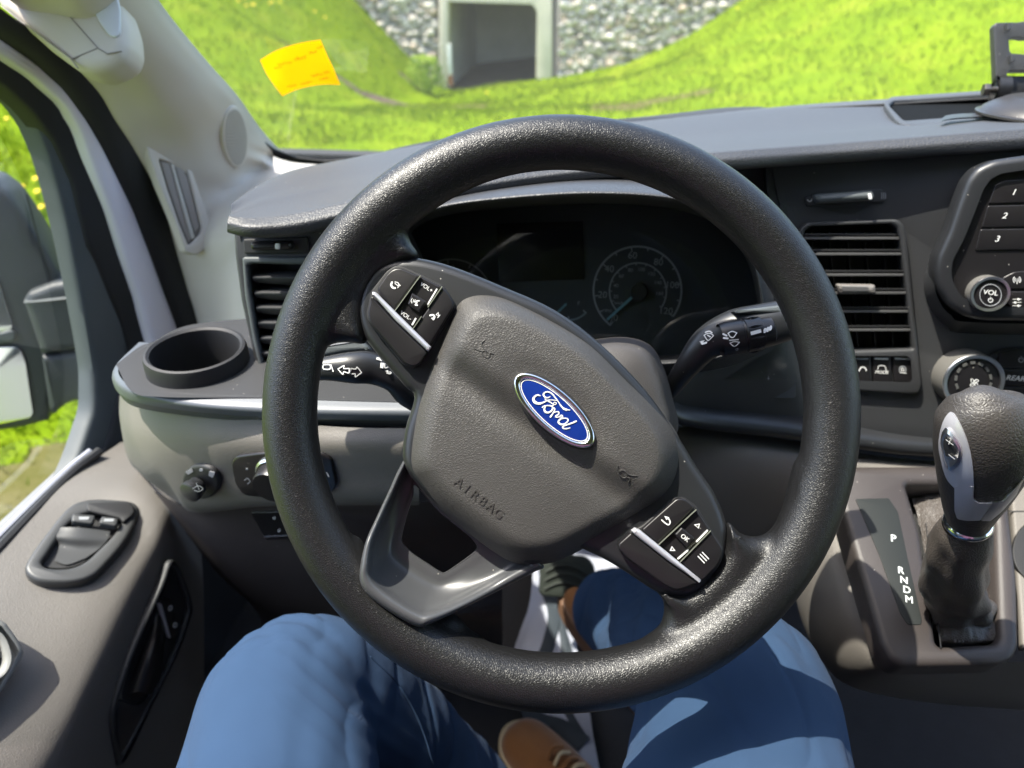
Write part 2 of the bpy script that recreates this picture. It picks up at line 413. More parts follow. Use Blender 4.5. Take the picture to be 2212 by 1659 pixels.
shrubm = foliage_mat('shrub_leaf', [(.10, .2, .02), (.25, .38, .04), (.34, .46, .06), (.42, .5, .10)], .6, 6)
soil_shade = mat('ground_patch', (.075, .055, .038), .95, bump='noise', scale=8, dist=.05, var=.5, vscale=3)  # soil brown, darkened to carry the ditch shadow
concm = mat('weathered_concrete', (.60, .53, .42), .85, bump='noise', scale=20, dist=.01, var=.2, vscale=2)
tunm = mat('tunnel_concrete', (.50, .48, .43), .9, bump='noise', scale=5, dist=.02, var=.35, vscale=1.2)
yellowm = mat('dandelion_yellow', (.80, .55, .02), .7)
stemm = mat('flower_stem', (.12, .22, .04), .7)

mb = MB(); xs = [-70, -50, -38, -30]+[-25+.5*i for i in range(100)]+[28, 34, 45, 70]; ys = [-25, -12, -6]+[-3+.4*i for i in range(57)]+[20.0]
vs = [V3((x, y, gz(x, y))) for y in ys for x in xs]; n = len(xs)
mb.add(vs, [(j*n+i, j*n+i+1, (j+1)*n+i+1, (j+1)*n+i) for j in range(len(ys)-1) for i in range(n-1)], turfm)
def back(x, y): return 3.2+.35*max(0, y-22)*.2+.2*noise.noise(V3((x*.3, y*.3, 0)))
for (x0, x1) in ((-70, -4.8), (-4.8, -1.1), (-1.1, 70)):
    xr = [x0+(x1-x0)*i/24 for i in range(25)]; yr = [20.5, 22, 24, 28, 34, 45, 70]
    vs = [V3((x, y, max(back(x, y), gz(x, 20)+.2 if y < 21 else -9))) for y in yr for x in xr]; n = 25
    mb.add(vs, [(j*n+i, j*n+i+1, (j+1)*n+i+1, (j+1)*n+i) for j in range(len(yr)-1) for i in range(n-1)], turfm)
# outer ends of the bank that join the low ground to the plateau beyond the stone facing
for (x0, x1) in ((-70, -9.5), (6.5, 70)):
    xr = [x0+(x1-x0)*i/30 for i in range(31)]; n = 31
    vs = [V3((x, 20.0, gz(x, 20)-.02)) for x in xr]+[V3((x, 20.5, back(x, 20.5))) for x in xr]
    mb.add(vs, [(i, i+1, n+i+1, n+i) for i in range(n-1)], turfm)
tag(mb.build('ground', sharp=0), kind='structure')

mb = MB()                                      # grass blades where the windows can see the ground
DRY = []
for px_, py_, rr_ in ((110, 1060, .32), (165, 1000, .25), (20, 1180, .3), (1385, 226, .8), (1340, 236, .5), (55, 560, .4), (1500, 205, .35), (1010, 232, .5)):
    c_ = hit(px_, py_)
    if c_: DRY.append((c_, rr_))
def isdry(x, y):
    return any(math.hypot(x-c.x, (y-c.y)*(1 if c.y < 5 else 1.6)) < r*(1+.6*noise.noise(V3((x*3, y*3, 1)))) for c, r in DRY)
def blade(x, y, s=1.0):
    z = gz(x, y)-.01; h = random.uniform(.025, .085)*s; w = random.uniform(.005, .012)*s; a = random.uniform(0, 6.283)
    dx, dy = math.cos(a)*w, math.sin(a)*w; lx, ly = random.uniform(-.06, .06)*s, random.uniform(-.06, .06)*s
    mb.add([(x-dx, y-dy, z), (x+dx, y+dy, z), (x+lx, y+ly, z+h)], [(0, 1, 2)], drym if (isdry(x, y) and random.random() < .72) else grassm)
k = 0
while k < 95000:
    if random.random() < .72:
        y = random.uniform(4.5, 19.9); x = random.uniform(-.95*y-1, .85*y+.5)
    else:
        y = random.uniform(.3, 9); x = -random.uniform(1.3, 13)
    if noise.noise(V3((x*.6, y*.6, 9))) < -.35 and random.random() < .6: continue
    blade(x, y, 1+y*.03); k += 1
for k in range(26000): blade(-random.uniform(1.2, 5.5), random.uniform(.2, 5.0), random.uniform(.5, .9))
tag(mb.build('grass', sharp=0, fix=False), kind='stuff')

def patch(px, py, rx, ry, nm='ground_patch', c=None, m=None):     # ground patch on the turf: dry grass, and soil darkened into a ditch shadow
    c = c or hit(px, py); mb = MB(); vs = [V3((c.x, c.y, gz(c.x, c.y)+.035))]; n = 26
    for j in (1, 2):
        for i in range(n):
            a = 2*math.pi*i/n; q = (1+.35*noise.noise(V3((math.cos(a)*2+c.x, math.sin(a)*2, j))))*j/2
            x, y = c.x+math.cos(a)*rx*q, c.y+math.sin(a)*ry*q; vs.append(V3((x, y, gz(x, y)+(.03 if j < 2 else -.01))))
    fs = [(0, 1+i, 1+(i+1) % n) for i in range(n)]+[(1+i, 1+n+i, 1+n+(i+1) % n, 1+(i+1) % n) for i in range(n)]
    mb.add(vs, fs, m or soil_shade); tag(mb.build(nm, sharp=0), kind='structure')
patch(780, 200, 1.7, .26); patch(900, 192, .5, .15)
for c_, r_ in DRY: patch(0, 0, r_, r_*(1 if c_.y < 5 else .55), c=c_, m=drym)

# stone faced bank either side of the underpass
def stones(name, x0, x1, label, seed):
    random.seed(seed); mb = MB(); ms = []
    root = thing(name, ((x0+x1)/2, WY, -3.2), label, 'stone wall')
    for k, c in enumerate([(.50, .44, .36), (.58, .51, .42), (.42, .38, .33), (.64, .58, .49), (.54, .42, .32), (.34, .31, .27)]):
        ms.append(mat('stone_%s' % ['buff', 'pale', 'grey', 'chalk', 'brown', 'slate'][k], c, .85, bump='noise', scale=14, dist=.02, var=.35, vscale=7))
    bm = bmesh.new(); bmesh.ops.create_icosphere(bm, subdivisions=1, radius=1); bv = [v.co.copy() for v in bm.verts]; bf = [tuple(v.index for v in f.verts) for f in bm.faces]; bm.free()
    z = -3.35
    while z < .3:
        x = x0+random.uniform(0, .1)
        while x < x1:
            s = random.choice((.05, .07, .09, .11, .13))
            if z > gz(x, WY)-.3:
                sc = V3((s*random.uniform(.9, 1.5), s*.8, s*random.uniform(.7, 1.1))); M = Matrix.Rotation(random.uniform(0, 6.28), 3, V3((random.random(), random.random(), random.random()+.1)).normalized())
                c = V3((x, WY+random.uniform(-.05, .06), z+random.uniform(-.05, .05))); sd_ = random.uniform(0, 99)
                vv = []
                for v in bv:
                    q = M @ v; q = V3((q.x*sc.x, q.y*sc.y, q.z*sc.z))*(1+.35*noise.noise(v*1.3+V3((sd_, 0, 0)))); vv.append(c+q)
                mb.add(vv, bf, random.choice(ms))
            x += s*1.45
        z += .12
    mb.build('stone_facing', root, sharp=0, fix=False)
    b = MB(); b.box(((x0+x1)/2, WY+.45, -1.6), V3(((x1-x0)/2, 0, 0)), V3((0, .30, 0)), V3((0, 0, 2.4)), ms[5]); b.build('backing_wall', root)
stones('stone_wall', -11.5, -4.42, 'rough grey rubble stone wall left of the concrete underpass', 3)
stones('stone_wall', -1.20, 6.8, 'rough grey rubble stone wall right of the concrete underpass, above the long green bank', 4)
random.seed(11)
# concrete underpass
fw = Fr((0, WY-.12, 0), (0, -1, 0))
pt = thing('concrete_underpass', (-2.8, WY, -3.0), 'pale concrete portal of a square underpass set in the stone wall', 'underpass')
mb = MB(); mb.shape([pr(948, 215, 948, -60, 1192, -60, 1192, 205, 1162, 205, 1158, 160, 1160, 26, 1150, 10, 968, 4, 966, 160, 962, 215)], fw, 0, .35, .02, concm); mb.build('portal_frame', pt)
mb = MB(); a, b = fw.P(966, 190), fw.P(1166, 190); top = fw.P(1000, 2).z
x0, x1, y1, zb = a.x-.05, b.x+.05, 25.0, -3.4
mb.add([(x0, 20, zb), (x0, y1, zb), (x0, y1, top+.1), (x0, 20, top+.1)], [(0, 1, 2, 3)], tunm)
mb.add([(x1, 20, zb), (x1, y1, zb), (x1, y1, top+.1), (x1, 20, top+.1)], [(0, 1, 2, 3)], tunm)
mb.add([(x0, 20, top+.1), (x1, 20, top+.1), (x1, y1, top+.1), (x0, y1, top+.1)], [(0, 1, 2, 3)], tunm)
mb.add([(x0, y1, zb), (x1, y1, zb), (x1, y1, top+.1), (x0, y1, top+.1)], [(0, 1, 2, 3)], tunm); mb.build('tunnel_wall', pt)
mb = MB(); mb.add([(x0, 19.9, -3.02), (x1, 19.9, -2.95), (x1, y1, -2.6), (x0, y1, -2.9)], [(0, 1, 2, 3)], soil_shade); mb.build('tunnel_floor', pt)
mb = MB(); p = Y(974, 186, 19.5); mb.box(p+V3((0, 0, .5)), V3((.05, 0, 0)), V3((0, .04, 0)), V3((0, 0, .5)), mat('post_white', (.6, .6, .56), .6, var=.1), .01)
mb.box(p+V3((0, 0, .14)), V3((.055, 0, 0)), V3((0, .045, 0)), V3((0, 0, .13)), mat('post_rust', (.25, .10, .05), .8, var=.3))
tag(mb.build('marker_post'), 'thin white marker post with rusty foot beside the left jamb of the underpass', 'post')
# shrub
c = hit(920, 212); root = thing('shrub', c, 'small yellow green shrub at the foot of the underpass', 'shrub')
mb = MB()
for i in range(14):
    a = random.uniform(0, 6.28); e = V3((math.cos(a)*random.uniform(.1, .5), math.sin(a)*.3, random.uniform(.35, .8))); mb.tube([c, c+e*.5+V3((0, 0, .06)), c+e], [.014, .009, .004], stemm, n=5, k=3)
mb.build('stem', root)
mb = MB()
for i in range(1500):
    a, r_ = random.uniform(0, 6.28), random.random()**.5; h = random.random()**.8
    p = c+V3((math.cos(a)*r_*.62*(1-.5*h), math.sin(a)*r_*.4*(1-.5*h), .08+h*.85)); s = random.uniform(.02, .05)
    u = V3((random.uniform(-1, 1), random.uniform(-1, 1), random.uniform(-1, 1))).normalized(); w_ = u.orthogonal().normalized()
    mb.add([p-u*s, p+w_*s*.5, p+u*s, p-w_*s*.5], [(0, 1, 2, 3)], shrubm)
mb.build('foliage', root, sharp=0, fix=False)
# dandelions
proto = None
spots = [(random.gauss(590, 38), random.gauss(20, 15)) for _ in range(17)]+[(random.gauss(85, 16), random.gauss(468, 20)) for _ in range(8)]+[(1052, 221), (98, 552), (30, 300), (705, 60), (520, 30), (1590, 40), (112, 545)]
def dlab(px, py):
    if py < 55 and 480 < px < 700: return 'yellow dandelion in the patch of flowers high on the left bank, above the sticky note'
    if px < 140 and py < 540: return 'yellow dandelion in the clump seen through the side window above the mirror arm'
    return {1052: 'single yellow dandelion in the grass below the underpass', 98: 'lone yellow dandelion just above the side mirror arm', 30: 'yellow dandelion high in the side window near the window frame', 705: 'yellow dandelion to the right of the sticky note', 1590: 'yellow dandelion at the top of the long bank right of the underpass', 112: 'lowest yellow dandelion beside the grey window frame'}.get(px, 'yellow dandelion standing in the green grass')
for (px, py) in spots:
    c = hit(px, py)
    if c is None: continue
    if proto is None:
        proto = thing('dandelion', c, dlab(px, py), 'dandelion', 'dandelions in the grass')
        mb = MB(); mb.tube([c, c+V3((.005, 0, .10)), c+V3((0, .005, .19))], .004, stemm, n=5, k=2); mb.build('stem', proto)
        mb = MB(); mb.lathe(c+V3((0, 0, .19)), (0, -.4, 1), [(.003, -.008), (.020, .0), (.023, .006), (.013, .012), (.001, .013)], yellowm, 12); mb.build('flower_head', proto)
    else:
        o = proto.copy(); COL.objects.link(o); o.location = c; o['label'] = dlab(px, py)
        for ch in list(proto.children):
            q = ch.copy(); COL.objects.link(q); q.parent = o

# ================================================================ VAN SHELL
van = thing('van', (0, .4, -1.12), 'van cab with pale windscreen pillar, taupe driver door and large raked windscreen', 'van')
ws = Fr((0, 1.0, -.205), (0, -.62, -.785), (0, -.785, .62))
mb = MB()
mb.add([ws.w(-.56, -.09), ws.w(1.35, -.09), ws.w(1.30, 1.05), ws.w(-.50, 1.05)], [(0, 1, 2, 3)], glassm)
wsc = mb.build('windscreen', van, fix=False)
mb = MB(); mb.shape([rc(pr(540,285, 560,300, 592,324, 640,342, 700,349, 770,346, 900,325, 1100,296, 1400,268, 1750,236, 2212,210, 2600,195, 2600,300, 540,420), 2)], ws, .006, .002, .0003, cavem); mb.build('black_border', wsc)
mb = MB()
mb.box((.36, -.46, .52), V3((1.05, 0, 0)), V3((0, .60, 0)), V3((0, 0, .03)), headm, .02)
mb.box((.36, .13, .49), V3((1.05, 0, 0)), V3((0, .04, 0)), V3((0, 0, .05)), headm, .02)
tag(mb.build('ceiling'), kind='structure')
mb = MB(); mb.box((.36, -1.02, -.3), V3((1.05, 0, 0)), V3((0, .02, 0)), V3((0, 0, .85)), mat('bulkhead_grey', (.2, .2, .2), .8)); tag(mb.build('wall_rear'), kind='structure')
mb = MB(); mb.box((.36, .2, -1.10), V3((1.05, 0, 0)), V3((0, 1.25, 0)), V3((0, 0, .02)), carpet); mb.box((.36, 1.40, -.75), V3((1.05, 0, 0)), V3((0, .02, 0)), V3((0, 0, .42)), carpet)
mb.box((.36, 1.28, -.95), V3((1.05, 0, 0)), V3((0, .12, .16)), V3((0, .01, -.01)), carpet)
tag(mb.build('floor'), kind='structure')
mb = MB(); mb.box((.36, 1.24, -.45), V3((1.10, 0, 0)), V3((0, .20, 0)), V3((0, 0, .06)), cavem); tag(mb.build('wall_cowl'), kind='structure')
mb = MB(); mb.box((1.40, .1, -.85), V3((.03, 0, 0)), V3((0, 1.1, 0)), V3((0, 0, .30)), doorm, .01); mb.box((1.43, .9, -.75), V3((.02, 0, 0)), V3((0, .55, 0)), V3((0, 0, .42)), carpet); mb.box((1.40, -.7, .0), V3((.02, 0, 0)), V3((0, .35, 0)), V3((0, 0, .55)), headm); mb.box((1.40, -.1, .42), V3((.02, 0, 0)), V3((0, .7, 0)), V3((0, 0, .1)), headm)
tag(mb.build('wall_right'), kind='structure')
mb = MB(); mb.box((-.655, .95, -.87), V3((.02, 0, 0)), V3((0, .50, 0)), V3((0, 0, .27)), carpet); mb.box((-.66, .3, -.90), V3((.02, 0, 0)), V3((0, .9, 0)), V3((0, 0, .24)), cavem); mb.box((-.68, -.62, .0), V3((.03, 0, 0)), V3((0, .42, 0)), V3((0, 0, .55)), headm); mb.box((-.68, -.75, -.85), V3((.03, 0, 0)), V3((0, .28, 0)), V3((0, 0, .32)), headm)
tag(mb.build('wall_left'), kind='structure')

# driver's seat: cushion and back, below and behind the picture
st = thing('driver_seat', (-.02, -.05, -1.05), 'dark cloth driver seat under the seated person', 'seat')
mb = MB(); mb.box((-.02, -.02, -.78), V3((.25, 0, 0)), V3((0, .24, .02)), V3((0, 0, .09)), carpet, .05); mb.build('seat_cushion', st)
mb = MB(); mb.box((-.02, -.44, -.40), V3((.24, 0, 0)), V3((0, .05, 0)), V3((0, -.10, .42)), carpet, .04); mb.build('backrest', st)
mb = MB(); mb.box((-.02, -.02, -.97), V3((.2, 0, 0)), V3((0, .2, 0)), V3((0, 0, .10)), cavem, .02); mb.build('seat_base', st)

# ---------------------------------------------------------------- driver's door
B4 = pr(-250,-160, -60,-30, 0,22, 67,67, 110,100, 153,133, 200,170, 233,207, 277,267, 310,320, 350,400, 383,483, 403,553, 413,586, 443,693, 465,820)
B3 = pr(-250,-60, -60,50, 0,87, 67,133, 133,193, 183,260, 217,317, 250,383, 283,450, 323,553, 350,626, 380,703, 400,790, 405,830)
B2 = pr(-250,-10, -60,90, 0,123, 67,167, 133,227, 167,283, 200,367, 233,450, 267,553, 300,646, 323,733, 330,800, 320,900, 300,985)
B1 = pr(-250,60, -60,150, 0,182, 65,240, 110,300, 150,390, 165,450, 185,530, 207,570, 233,636, 263,703, 277,760, 270,810, 250,863, 233,936, 217,986, 190,1040)
B0 = pr(-250,80, -60,165, 0,195, 40,225, 72,270, 98,330, 118,395, 137,470, 155,553, 173,640, 190,735, 200,800, 200,873, 196,895, 177,953, 160,1000, 146,1030)
def strip(mb, A, xa, Bn, xb, bulge, m, n=60):
    ra = resample([X(x, y, xa) for x, y in A], n); rb = resample([X(x, y, xb) for x, y in Bn], n)
    r1 = [a.lerp(b, .25)+V3((bulge*.8, 0, 0)) for a, b in zip(ra, rb)]; r2 = [a.lerp(b, .75)+V3((bulge*.8, 0, 0)) for a, b in zip(ra, rb)]
    back = [a+V3((-.02, 0, 0)) for a in ra]; back2 = [a+V3((-.02, 0, 0)) for a in rb]
    mb.loft([back, ra, r1, r2, rb, back2], m, cols=n, nv=3)
mb = MB(); mb.loft([[X(262, 955, -.615), X(350, 985, -.55), X(420, 1050, -.505), X(430, 1130, -.492), X(440, 1300, -.487), X(440, 1600, -.487)],
    [X(150, 1032, -.615), X(235, 1042, -.572), X(335, 1085, -.512), X(374, 1150, -.490), X(392, 1400, -.482), X(400, 1700, -.482)],
    [X(72, 1110, -.615), X(180, 1115, -.572), X(300, 1160, -.510), X(335, 1230, -.488), X(360, 1480, -.480), X(370, 1800, -.48)],
    [X(0, 1187, -.615), X(125, 1190, -.57), X(255, 1245, -.506), X(292, 1320, -.486), X(330, 1580, -.476), X(330, 1900, -.476)],
    [X(-130, 1325, -.615), X(10, 1330, -.57), X(165, 1430, -.498), X(205, 1520, -.480), X(270, 1780, -.47), X(270, 2100, -.47)],
    [X(-330, 1540, -.615), X(-180, 1560, -.57), X(20, 1660, -.50), X(80, 1780, -.478), X(150, 2100, -.47), X(150, 2500, -.47)],
    [X(-700, 1900, -.615), X(-550, 1950, -.57), X(-300, 2100, -.50), X(-230, 2300, -.478), X(-150, 2700, -.47), X(-150, 3200, -.47)]], doorm, nu=9, nv=8)
doormb = mb; door = mb.build('door', van); door['label'] = 'taupe driver door with window, grey frame and side mirror'
mb = MB(); strip(mb, B0, -.640, B1, -.632, .004, framem); mb.build('window_frame', door)
mb = MB(); strip(mb, B1, -.630, B2, -.612, .004, sealm); mb.build('weather_strip', door)
mb = MB(); mb.add([X(-900, -300, -.66), X(420, -300, -.66), X(420, 1130, -.66), X(-900, 1700, -.66)], [(0, 1, 2, 3)], sideglass); mb.build('window_glass', door, fix=False)
mb = MB(); mb.tube([X(215, 975, -.612), X(150, 1028, -.618), X(0, 1183, -.618), X(-200, 1392, -.618)], .006, sealm, n=8); mb.tube([X(195, 975, -.625), X(135, 1025, -.632), X(-20, 1178, -.632), X(-220, 1385, -.632)], .004, silver, n=8); mb.build('window_seal', door)
# lower exterior skin of the door, seen only in the mirror
mb = MB(); mb.box((-.70, -.4, -1.1), V3((.02, 0, 0)), V3((0, 1.4, 0)), V3((0, 0, .50)), mat('van_side_paint', (.22, .22, .22), .4), .01); mb.build('outer_skin', door)
# switch pod in the door top
c7 = crop(0, 2040, 1360, 2212)
q1, q2, q3 = hitp(doormb, 75, 1230)[0], hitp(doormb, 160, 1100)[0], hitp(doormb, 262, 1150)[0]; nn_ = (q2-q1).cross(q3-q1).normalized(); nn_ = nn_ if nn_.z > 0 else -nn_; fp = Fr((q1+q2+q3)/3+nn_*.0065, nn_, V3((0, 1, .1)))
podm = mat('switch_pod_black', (.050, .051, .051), .42, bump='noise', scale=900, dist=.00006, var=.1, dust=.1)
po = smooth2(pr(55,1233, 62,1205, 105,1145, 148,1095, 190,1078, 245,1078, 290,1085, 298,1108, 275,1160, 240,1205, 200,1243, 150,1257, 85,1254), 5)
pi_ = smooth2(pr(90,1215, 100,1198, 125,1160, 150,1128, 185,1108, 235,1106, 262,1112, 262,1130, 240,1160, 215,1185, 185,1212, 150,1226, 105,1226), 5)
root = MB(); root.shape([po, pi_], fp, .005, .018, .004, podm); pod = root.build('switch_panel', door)
mb = MB(); mb.shape([pi_], fp, -.004, .003, 0, cavem); mb.build('pocket', pod)
mb = MB(); mb.loft([[fp.P(122, 1140, .004), fp.P(170, 1140, .008), fp.P(238, 1148, .004)], [fp.P(118, 1160, .004), fp.P(168, 1165, .005), fp.P(232, 1166, .003)], [fp.P(128, 1178, -.001), fp.P(165, 1185, -.001), fp.P(215, 1185, -.001)], [fp.P(118, 1212, -.002), fp.P(145, 1220, -.002), fp.P(185, 1206, -.002)]], podm, nu=6); mb.build('pull_cup', pod)
for (a, t) in ((c7(470,10, 620,20, 600,75, 460,60), c7(510,32, 580,32, 572,50, 512,50)), (c7(660,25, 770,40, 755,90, 640,70), c7(675,45, 740,45, 735,62, 672,62))):
    mb = MB(); mb.shape([rc(a, 6)], fp, .013, .010, .002, podm); mb.shape([rc(t, 2)], fp, .0135, .0004, 0, dimw); mb.build('window_switch', pod)
mb = MB(); mb.shape([rc(c7(560,-60, 850,-70, 880,0, 800,70, 780,40, 560,-10), 20)], fp, .0095, .006, .002, cavem); mb.build('switch_recess', pod)
# handle recess on the inner face
fh = Fr(X(330, 1450, -.4755), V3((1, -.02, .10)))
ho = smooth2(pr(370,1213, 350,1266, 293,1390, 253,1500, 242,1560, 257,1640, 263,1654, 283,1630, 333,1523, 383,1423, 413,1340, 418,1306, 403,1256, 386,1219), 5)
hi = smooth2(pr(369,1228, 352,1280, 300,1395, 262,1500, 252,1560, 261,1630, 280,1605, 326,1515, 374,1420, 404,1338, 408,1306, 396,1262, 383,1234), 5)
mb = MB(); mb.shape([ho, hi], fh, .006, .010, .003, dark); hb = mb.build('handle_recess', door)
mb = MB(); mb.shape([hi], fh, -.012 if False else .0005, .002, 0, cavem); mb.build('recess_floor', hb)
mb = MB(); mb.loft([[fh.P(275, 1500, .002), fh.P(300, 1495, .012), fh.P(322, 1500, .014), fh.P(340, 1480, .003)], [fh.P(305, 1410, .002), fh.P(325, 1405, .014), fh.P(345, 1410, .014), fh.P(352, 1440, .003)], [fh.P(340, 1320, .001), fh.P(348, 1320, .003), fh.P(352, 1330, .003), fh.P(356, 1370, .002)]], gloss, nu=6); mb.build('door_release', hb)
mb = MB(); mb.shape([rc(c7(1030,590, 1060,560, 1110,560, 1160,770, 1150,800, 1110,820), 10)], fh, .006, .006, .0015, gloss)
mb.shape([rc(c7(1028,590, 1050,595, 1112,820, 1095,815), 3)], fh, .007, .004, .001, silver)
for (x, y) in ((1105, 625), (1135, 735)): (q,) = c7(x, y); mb.shape([ell(*q, 4, 6, 20), ell(*q, 2.4, 4, 20)], fh, .0065, .0003, 0, white)
mb.build('lock_button', hb)
mb = MB(); mb.shape([smooth2(c7(770,1230, 880,1250, 960,1200, 1000,1100, 960,1290, 800,1560, 770,1500), 4)], fh, .004, .006, .002, satin); mb.build('grip', hb)
# pull handle at the edge of the picture
fq = Fr(X(10, 1420, -.535), V3((.75, -.25, .6)))
mb = MB(); mb.shape([smooth2(c7(-300,560, 0,690, 70,750, 155,880, 140,960, 60,1100, 0,1180, -300,1500), 5), smooth2(c7(-250,760, -40,800, 30,930, 10,1020, -60,1080, -250,1300), 5)], fq, .010, .02, .005, mat('pull_grey', (.30, .30, .28), .45, bump='noise', scale=900, dist=.0002)); mb.shape([c7(-250,760, -40,800, 30,930, 10,1020, -60,1080, -250,1300)], fq, -.004, .004, 0, cavem); mb.build('pull_handle', door)
# side mirror
fm_ = Fr(X(60, 760, -.86), V3((.42, -.88, .12)))
mb = MB(); mb.shape([smooth2(pr(-260,350, -60,378, 0,405, 35,445, 70,500, 103,556, 122,605, 126,700, 120,800, 104,900, 92,915, 0,934, -260,960), 5)], fm_, 0, .09, .012, mirm); mh = mb.build('mirror_head', door)
c4 = crop(0, 1020, 1360, 2212)
g1 = rc(c4(-500,600, 100,592, 135,610, 165,690, 213,1020, 195,1050, 0,1092, -500,1180), 8); g0 = rc(c4(-500,80, -60,110, 0,190, 40,330, 82,455, 60,482, 0,492, -500,520), 8)
for g in (g1, g0):
    mb = MB(); mb.shape([rc([(x*1.0, y) for x, y in g], 4)], fm_, .0045, .003, .0008, chrome2); mb.build('mirror_glass', mh)
for e_ in (c4(-500,500, 0,500, 70,480, 100,500, 98,545, 60,565, 0,575, -500,590),): mb = MB(); mb.shape([rc(e_, 6)], fm_, .008, .01, .003, framem); mb.build('glass_divider', mh)
mb = MB(); mb.shape([pr(55,420, 58,420, 118,640, 115,640)], fm_, .002, .003, 0, cavem); mb.build('seam', mh)
mb = MB(); fa = Fr(X(130, 720, -.80), V3((.45, -.88, .12)))
mb.shape([rc(pr(47,652, 58,634, 110,614, 178,603, 192,640, 203,752, 87,769), 6)], fa, 0, .10, .012, mirm); mb.shape([rc(pr(87,771, 203,757, 207,880, 197,890, 165,868, 140,878, 113,900, 104,885), 5)], fa, -.003, .09, .010, mirm)
mb.build('mirror_arm', door)
mb = MB(); mb.loft([[fa.P(50, 655, .003), fa.P(110, 650, .006), fa.P(190, 640, .003)], [fa.P(62, 634, -.02), fa.P(112, 618, -.03), fa.P(176, 605, -.03)]], framem, nu=6, lin=True); mb.build('arm_lit_top', door)  # the arm's own top face, coloured lighter as its lit side

# body aperture, rubber seal and pillar trim belong to the van body
body = van
mb = MB(); strip(mb, B2, -.606, B3, -.600, .006, paintm); mb.build('painted_aperture', body)
mb = MB(); strip(mb, B3, -.598, B4, -.578, .014, sealm); mb.build('door_seal', body)
S1 = pr(-170,-110, 20,0, 95,80, 135,122, 175,160, 215,205, 250,262, 285,316, 328,396, 362,480, 384,553, 405,625, 425,693, 440,790)
S3 = pr(120,-300, 215,-150, 262,-70, 305,0, 360,70, 430,150, 490,215, 540,283, 575,322, 600,348, 640,352, 600,420, 560,560, 555,790)
sa = [X(x, y, -.575) for x, y in S1]; sc_ = [ws.P(x, y, .012) for x, y in S3[:10]]+[Y(602, 400, .90), Y(600, 470, .87), Y(580, 560, .84), Y(590, 700, .81), Y(600, 830, .79)]
sa = sa[:14]
m1 = [a.lerp(b, .22)+V3((.012, -.012, 0)) for a, b in zip(sa, sc_)]; m2 = [a.lerp(b, .55)+V3((.012, -.03, 0)) for a, b in zip(sa, sc_)]; m3 = [a.lerp(b, .85)+V3((.006, -.022, 0)) for a, b in zip(sa, sc_)]
mb = MB(); mb.loft([[p+V3((0, .03, 0)) for p in sa], sa, m1, m2, m3, sc_, [p+V3((.0, .03, .0)) for p in sc_]], pillarm, cols=90, nv=8); pil = mb.build('pillar_trim', body)
pilmb = mb
def ry0(*a): return [Y(a[i], a[i+1], a[i+2]) for i in range(0, len(a), 3)]
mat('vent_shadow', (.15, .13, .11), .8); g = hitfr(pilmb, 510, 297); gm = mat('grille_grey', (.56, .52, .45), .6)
mb = MB(); mb.shape([ell(510, 297, 28, 67, -4)], g, .004, .008, .002, pillarm); mb.shape([ell(510.5, 297, 23.5, 61, -4)], g, .0046, .003, .0008, gm)
for ring in range(1, 11):
    nn = max(5, int(ring*5.0))
    for i in range(nn):
        a = 2*math.pi*(i+.5*(ring % 2))/nn; x, y = 21.8*ring/10*math.cos(a), 57*ring/10*math.sin(a)
        mb.shape([ell(510.5+x+y*.07, 297+y, .85, 1.9, 0, 6)], g, .0049, .0003, 0, ventin)
gr = mb.build('speaker_grille', pil)
c1 = crop(0, 0, 1360, 2212)
g = hitfr(pilmb, 400, 440)
vo = rc(pr(290,300, 310,310, 372,332, 398,345, 416,370, 458,493, 459,520, 450,535, 417,555, 380,560), 9); vi = rc(c1(985,1015, 1180,1078, 1215,1110, 1240,1200, 1310,1480, 1300,1520, 1225,1590, 1190,1600, 1120,1400), 5)
q1, q2, q3 = hitp(pilmb, 345, 352)[0], hitp(pilmb, 430, 395)[0], hitp(pilmb, 432, 535)[0]
nn_ = (q2-q1).cross(q3-q1).normalized(); nn_ = nn_ if nn_.dot(CF) < 0 else -nn_; g = Fr(q1, nn_)
vo = rc(pr(316,316, 372,333, 398,346, 416,370, 458,493, 460,520, 450,537, 422,552, 402,545, 378,478, 345,400), 6); vi = rc(c1(1030,1030, 1180,1078, 1215,1110, 1240,1200, 1310,1480, 1300,1520, 1240,1585, 1222,1590, 1160,1440, 1085,1220), 3)
mb = MB(); mb.shape([vo, vi], g, .0065, .014, .002, pillarm); dv = mb.build('demister_vent', pil)
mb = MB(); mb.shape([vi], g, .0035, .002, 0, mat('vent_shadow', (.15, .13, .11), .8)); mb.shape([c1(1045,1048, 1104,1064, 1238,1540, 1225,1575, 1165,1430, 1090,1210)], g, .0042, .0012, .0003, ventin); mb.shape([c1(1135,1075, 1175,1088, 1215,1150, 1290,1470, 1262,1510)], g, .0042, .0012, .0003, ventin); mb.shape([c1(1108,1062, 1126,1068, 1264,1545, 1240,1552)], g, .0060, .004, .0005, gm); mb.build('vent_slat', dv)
mb = MB(); mb.loft([ry0(590,338,.93, 612,346,.93, 640,352,.93, 700,356,.93, 770,352,.93), ry0(590,350,.915, 610,356,.915, 640,360,.915, 700,363,.915, 770,360,.915), ry0(590,372,.89, 610,376,.89, 640,376,.89, 700,378,.89, 770,378,.89)], mat('base_trim_grey', (.36, .34, .31), .6), nu=8); mb.build('base_trim', pil)
